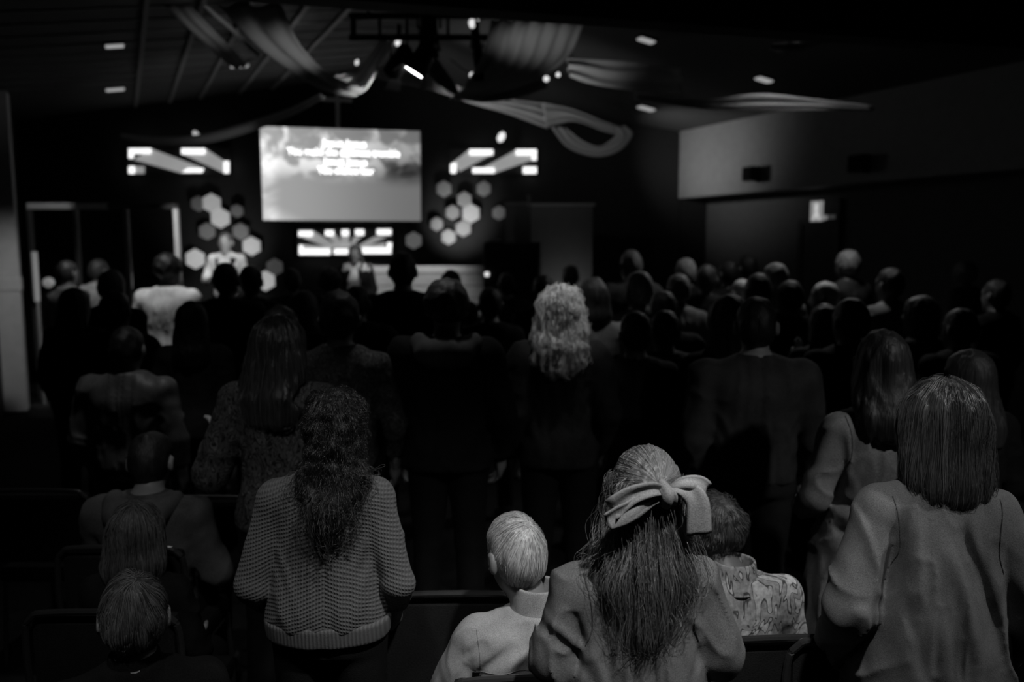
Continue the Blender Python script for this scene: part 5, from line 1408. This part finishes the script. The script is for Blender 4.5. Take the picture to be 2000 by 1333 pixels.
# ------------------------------------------------------------------ the rows in between and far away: a few builds, copied and dressed
ARCH = {}
SPECS = {
 'man': dict(sex='m', head=dict(nod=.05), hair=dict(style='short', seed=3, thick=.002), top=dict(kind='shirt', hem=.82, sleeve=.95, seed=5)),
 'coat': dict(sex='m', wide=1.04, head=dict(nod=.03), hair=dict(style='short', seed=6), top=dict(kind='jacket', hem=.80, loose=.024, sleeve=.97, arm=.074, elb=.064, seed=7, collar=(1.40, .055, .074))),
 'tee': dict(sex='m', head=dict(nod=.05), hair=dict(style='tuft', seed=8, end=1.52, thick=.006), top=dict(kind='tee', hem=.84, loose=.020, sleeve=.40, arm=.074, elb=.074, seed=9, folds=.010)),
 'bald': dict(sex='m', head=dict(nod=.10), hair=dict(style='thin', seed=9, thick=-.005), top=dict(kind='shirt', hem=.82, sleeve=.95, seed=11, collar=(1.405, .055, .068))),
 'capman': dict(sex='m', head=dict(nod=.02), hair=dict(style='cap', thick=.006), top=dict(kind='jacket', hem=.80, loose=.022, sleeve=.97, seed=12, collar=(1.40, .05, .072))),
 'long': dict(sex='f', head=dict(nod=.03), hair=dict(style='long', end=1.28, seed=13), top=dict(kind='blouse', hem=.84, sleeve=.95, seed=15)),
 'raised': dict(sex='f', head=dict(nod=.03), armL=((-.26, .08, 1.14), (-.12, .16, 1.33)), hair=dict(style='long', end=1.28, seed=13), top=dict(kind='blouse', hem=.84, sleeve=.95, seed=15)),
 'bob': dict(sex='f', head=dict(nod=.04), hair=dict(style='bob', end=1.42, seed=14), top=dict(kind='blouse', hem=.84, sleeve=.95, seed=17)),
 'curly': dict(sex='f', head=dict(nod=.02), hair=dict(style='tuft', end=1.5, seed=17, thick=.010), top=dict(kind='sweater', hem=.84, loose=.022, sleeve=.97, seed=19)),
 'hooded': dict(sex='m', wide=1.05, head=dict(nod=.02), hair=dict(style='long', end=1.36, width=.92, seed=18, thick=.012), top=dict(kind='jacket', hem=.80, loose=.024, sleeve=.97, seed=21)),
}
def person(kind, px, top, Y, label, hair=.02, shirt=.015, yaw=0.0, skin=None, hm=None, tm=None, group='congregation in the rows ahead', pants=.006, collar=None):
    if kind not in ARCH:
        ARCH[kind] = build_person(SPECS[kind], .0145)[0]; r = ARCH[kind]
    else:
        r = clone(ARCH[kind])
    mats = dict(hair=hm or hairmat(hair), top=tm or cloth(shirt), body=skin or plain(.13, .5, name='skin'), trousers=cloth(pants))
    mats['collar'] = cloth(collar) if collar else mats['top']
    dress(r, **mats)
    x_ = at(px, top, Y).x
    place(r, px, top, Y, label, yaw + .6 * math.atan2(x_ + 2.0, 13.0 - Y), group=group, htop=1.715)
    return r

for kind, px, top, Y, label, kw in (
    # far left
    ('tee', 325, 494, 7.0, 'man in a white T-shirt with dark bushy hair', dict(hair=.006, shirt=.75)),
    ('capman', 216, 527, 6.3, 'man in a dark cap and jacket with a pale collar showing', dict(hair=.10, shirt=.012, collar=.35)),
    ('coat', 222, 566, 5.0, 'dark-coated man in front of the capped man', dict(hair=.008, shirt=.012)),
    ('man', 128, 508, 8.6, 'dark-haired person with a pale shirt shoulder at far left', dict(hair=.01, shirt=.45)),
    ('man', 190, 505, 9.3, 'person in a pale shirt seen through the band booth', dict(hair=.02, shirt=.45)),
    ('long', 372, 586, 4.9, 'dark long-haired woman in front of the man in white', dict(hair=.006, shirt=.05, yaw=.2)),
    ('long', 143, 560, 5.6, 'dark figure at the left end of the rows', dict(hair=.006, shirt=.01)),
    ('coat', 440, 511, 6.15, 'black-haired man in a dark coat in front of the singer', dict(hair=.004, shirt=.008)),
    ('man', 489, 517, 6.75, 'man in a dark shirt to the right of the black-haired man', dict(hair=.006, shirt=.016)),
    ('man', 569, 524, 8.2, 'small dark figure beside the lowest lit hexagon', dict(hair=.006, shirt=.012, yaw=.5)),
    ('curly', 642, 522, 7.4, 'person with curly dark hair rimmed by light, below the sunburst', dict(hair=.05, shirt=.01)),
    ('bob', 592, 566, 5.2, 'woman with greying bobbed hair left of the dark tall figures', dict(hair=.10, shirt=.008)),
    ('curly', 547, 598, 4.6, 'person in a dull grey top beside the greying bobbed woman', dict(hair=.03, shirt=.05)),
    ('coat', 697, 556, 5.6, 'dark figure standing below the second singer', dict(hair=.004, shirt=.006)),
    ('coat', 786, 490, 5.9, 'tall black-clad man standing in front of the timber screen', dict(hair=.003, shirt=.005)),
    ('long', 880, 526, 7.4, 'dark-haired woman against the timber screen', dict(hair=.004, shirt=.008)),
    ('man', 958, 560, 5.8, 'dark low figure left of the pale-collared man', dict(hair=.004, shirt=.006)),
    ('bald', 990, 531, 8.0, 'dark-haired man with a pale collar below the loudspeaker', dict(hair=.005, shirt=.012, collar=.45)),
    ('man', 1062, 536, 6.8, 'dark head just left above the blonde woman', dict(hair=.004, shirt=.008)),
    ('man', 1115, 517, 9.0, 'small figure with light hair in front of the grey flat', dict(hair=.16, shirt=.012)),
    ('bob', 1160, 540, 5.1, 'woman with dim brown bobbed hair and a light grey top', dict(hair=.05, shirt=.24)),
    ('coat', 1233, 487, 7.6, 'tall man in a dark suit standing behind the grey-haired man', dict(hair=.14, shirt=.06)),
    ('man', 1250, 528, 5.6, 'grey-haired man in a dark coat right of the blonde woman', dict(hair=.28, shirt=.010, yaw=.2)),
    ('man', 1243, 606, 4.25, 'man in black directly right of the blonde woman', dict(hair=.006, shirt=.010)),
    ('coat', 1300, 604, 4.6, 'person in a dull grey sheer top beside the man in black', dict(hair=.01, shirt=.085)),
    ('man', 1341, 503, 8.0, 'man with short grey hair in the far right rows', dict(hair=.30, shirt=.012)),
    ('man', 1327, 534, 6.4, 'man with lit grey hair and a pale shirt shoulder', dict(hair=.22, shirt=.5)),
    ('coat', 1296, 566, 5.05, 'dark figure hiding the pale shirt man', dict(hair=.006, shirt=.008)),
    ('man', 1424, 508, 8.2, 'dark-haired head against the dim side wall', dict(hair=.004, shirt=.008)),
    ('man', 1461, 497, 8.4, 'dark head near the wall, left of the door', dict(hair=.004, shirt=.008)),
    ('bald', 1452, 543, 7.0, 'bald man with his head tilted to the right', dict(hair=.55, shirt=.02, skin=plain(.6, .45))),
    ('man', 1381, 516, 7.35, 'dim person facing sideways in the right rows', dict(hair=.03, shirt=.02, yaw=-.8)),
    ('coat', 1482, 532, 5.9, 'dark figure next to the bald man', dict(hair=.005, shirt=.008)),
    ('man', 1517, 512, 6.45, 'man with short light hair and a pale collar', dict(hair=.26, shirt=.30)),
    ('coat', 1545, 546, 5.8, 'dark-coated figure in front of the light-haired man', dict(hair=.006, shirt=.008)),
    ('hooded', 1425, 577, 4.1, 'person with long brown hair left of the broad man', dict(hair=.035, shirt=.012)),
    ('man', 1659, 487, 7.8, 'tall man with close-cropped hair below the exit sign', dict(hair=.30, shirt=.05)),
    ('bald', 1617, 547, 6.4, 'white-haired man looking to the left', dict(hair=.6, shirt=.012, yaw=.7)),
    ('coat', 1665, 580, 4.3, 'large dark-coated man in the right rows', dict(hair=.006, shirt=.008)),
    ('raised', 1612, 592, 4.9, 'woman with one hand raised beside the large dark man', dict(hair=.01, shirt=.02, yaw=-.2, skin=plain(.35, .5))),
    ('man', 1742, 522, 6.4, 'dark-haired man in a plain light grey shirt', dict(hair=.006, shirt=.24)),
    ('bob', 1803, 575, 5.2, 'woman with dim brown hair at the right edge of the grey shirt', dict(hair=.05, shirt=.03, yaw=.4)),
    ('coat', 1887, 508, 8.6, 'man with light hair and lit shoulders at far right', dict(hair=.22, shirt=.11)),
    ('coat', 1880, 600, 4.6, 'dark figure at the right end of the rows', dict(hair=.006, shirt=.006)),
    ('man', 1950, 545, 6.5, 'dim figure at the far right edge', dict(hair=.02, shirt=.008)),
    ('long', 1898, 680, 3.2, 'woman with long dim brown hair behind the sweatshirt woman', dict(hair=.03, shirt=.012)),
    ):
    person(kind, px, top, Y, label, **kw)

# ---- singers on the stage, facing the hall
def on_stage(r, px, top, Y, label, yaw):
    p = at(px, top, Y); s = (p.z - zs) / 1.715; SCALES.append((round(s, 3), label)); r.location = (p.x, Y, zs); r.scale = (s, s, s); r.rotation_euler = (0, 0, yaw)
    tag(r, label, 'person', 'singers on the stage')
sp = dict(sex='m', wide=.88, head=dict(nod=.05), hair=dict(style='short', mat=hairmat(.12), seed=2), skin=plain(.5, .5),
          armL=((-.24, -.02, 1.10), (-.14, .20, 1.06)), armR=((.26, -.02, 1.10), (.13, .24, 1.12)),
          top=dict(kind='shirt', mat=cloth(.75), hem=.84, sleeve=.9, folds=.010, collar=(1.405, .05, .068)), pants=cloth(.006))
r, S, F, ho, hv = build_person(sp, .013)
T2 = make_top(sp, S, .013)
for s in (-1, 1):
    q = np.array([(s * (.10 - .03 * t), .13, 1.40 - .50 * t) for t in np.linspace(0, 1, 12)])
    for _ in range(4): q = q - T2.grad(q) * (T2.sample(q)[:, None] - .004)
    m = MB(); m.tube([tuple(v) for v in q], .018, 6); m.build('strap', cloth(.02), r)
on_stage(r, 440, 453, 10.9, 'singer in a white shirt with dark straps facing the hall', PI + .1)
sp = dict(sex='f', head=dict(nod=.05), hair=dict(style='long', end=1.32, mat=hairmat(.05), seed=2), skin=plain(.3, .5),
          top=dict(kind='blouse', mat=cloth(.50), hem=.80, sleeve=.9, folds=.008), pants=cloth(.015))
r, S, F, ho, hv = build_person(sp, .013)
G = Field([-.4, -.3, .55], [.4, .3, 1.50], .013)
G.add(prof([(.60, .20, .15, 0), (.95, .195, .145, 0), (1.1, .17, .125, 0), (1.22, .18, .14, .01), (1.31, .19, .12, 0), (1.375, .165, .095, -.008), (1.43, .09, .07, -.01)], 2.4), 0)
for s in (-1, 1):
    sh, el, wr = [np.array(S[q][s]) for q in ('sh', 'el', 'wr')]
    G.add(cap(sh, el, .076, .066), .02); G.add(cap(el, wr, .066, .05), .014)
G.sub(prof([(.5, .13, .25, .25), (1.0, .13, .25, .25), (1.15, .11, .25, .25), (1.30, .06, .25, .25), (1.48, .03, .25, .25)], 2.2), .01)
fmesh('cardigan', G, cloth(.004), r)
on_stage(r, 694, 476, 10.9, 'second singer in a light blouse and dark open cardigan under the sunburst', PI - .05)
r = clone(ARCH['man']); dress(r, hair=hairmat(.10), top=cloth(.03), body=plain(.35, .5), trousers=cloth(.01)); 
# microphone stands
for px, Y, zt, lab in ((452, 10.55, 1.78, 'microphone stand before the singer in the white shirt'), (704, 10.6, 1.72, 'microphone stand before the second singer')):
    q = at(px, 500, Y); t = empty('microphone_stand', (q.x, Y, zs), 0, lab, 'microphone stand')
    m = MB(); m.tube([(0, 0, 0), (0, 0, .025)], .14, 16); m.build('base', plain(.01, .5), t)
    m = MB(); m.tube([(0, 0, .02), (0, 0, zt - zs - .12)], .012, 8); m.build('pole', plain(.01, .4), t)
    m = MB(); m.tube([(0, 0, zt - zs - .12), (0, .09, zt - zs - .03)], [.014, .016], 8); m.tube([(0, .09, zt - zs - .03), (0, .12, zt - zs)], [.024, .022], 10); m.build('microphone', plain(.03, .4), t)
C.objects.unlink(r) if False else None
for ch in list(r.children): bpy.data.objects.remove(ch, do_unlink=True)
bpy.data.objects.remove(r, do_unlink=True)

# ------------------------------------------------------------------ chairs
def make_chair():
    t = empty('hall_chair', (0, 0, 0))
    chrome = plain(.22, .25, .9)
    m = MB(); m.box((0, 0, .455), (.47, .45, .075), 0, .022); m.build('seat', cloth(.01, 200), t)
    m = MB(); m.box((0, -.245, .70), (.45, .06, .33), 0, .024); m.build('backrest', cloth(.01, 200), t)
    m = MB()
    m.tube(catmull([Vector(q) for q in ((-.235, -.20, .43), (-.24, -.255, .55), (-.24, -.275, .80), (-.215, -.282, .865), (-.15, -.285, .885), (.15, -.285, .885), (.215, -.282, .865), (.24, -.275, .80), (.24, -.255, .55), (.235, -.20, .43))], 48), .011, 8); m.build('back_frame', chrome, t)
    for sx in (-1, 1):
        for sy in (-1, 1):
            m = MB(); m.tube([(sx * .225, sy * .19, .42), (sx * .235, sy * .215, .02)], .011, 8); m.tube([(sx * .235, sy * .215, .02), (sx * .235, sy * .215, 0)], .014, 8); m.build('leg', chrome, t)
    m = MB()
    for sx in (-1, 1): m.tube([(sx * .225, -.19, .41), (sx * .225, .19, .41)], .010, 6)
    m.build('seat_frame', chrome, t)
    return t
chair = None
def place_chair(px, Y, label, yaw=0.0, dx=0.0, x=None):
    global chair
    if chair is None: chair = make_chair(); c = chair
    else: c = clone(chair)
    xx = at(px, 800, Y).x + dx if x is None else x
    c.location = (xx, Y, 0); c.scale = (.96, .96, .965); c.rotation_euler = (0, 0, yaw); tag(c, label, 'chair', 'hall chairs in rows')
for px, Y, lab, yaw in (
    (125, 3.85, 'empty chair with bright metal frame at the left end of the row', .0),
    (285, 3.15, 'chair under the hooded youngster', 0), (258, 2.62, 'chair under the child with fuzzy hair', 0), (254, 1.95, 'chair under the seated man at lower left', 0),
    (430, 3.75, 'empty chair between the hooded youngster and the patterned blouse', 0),
    (1035, 2.24, 'chair under the seated man in the pale shirt', .06), (1437, 2.45, 'chair under the woman in the flower print', .08),
    (880, 2.75, 'empty chair in front of the gap beside the knit sweater', .03), (1640, 2.45, 'empty chair beside the flower-print blouse', .03)):
    place_chair(px, Y, lab, yaw)
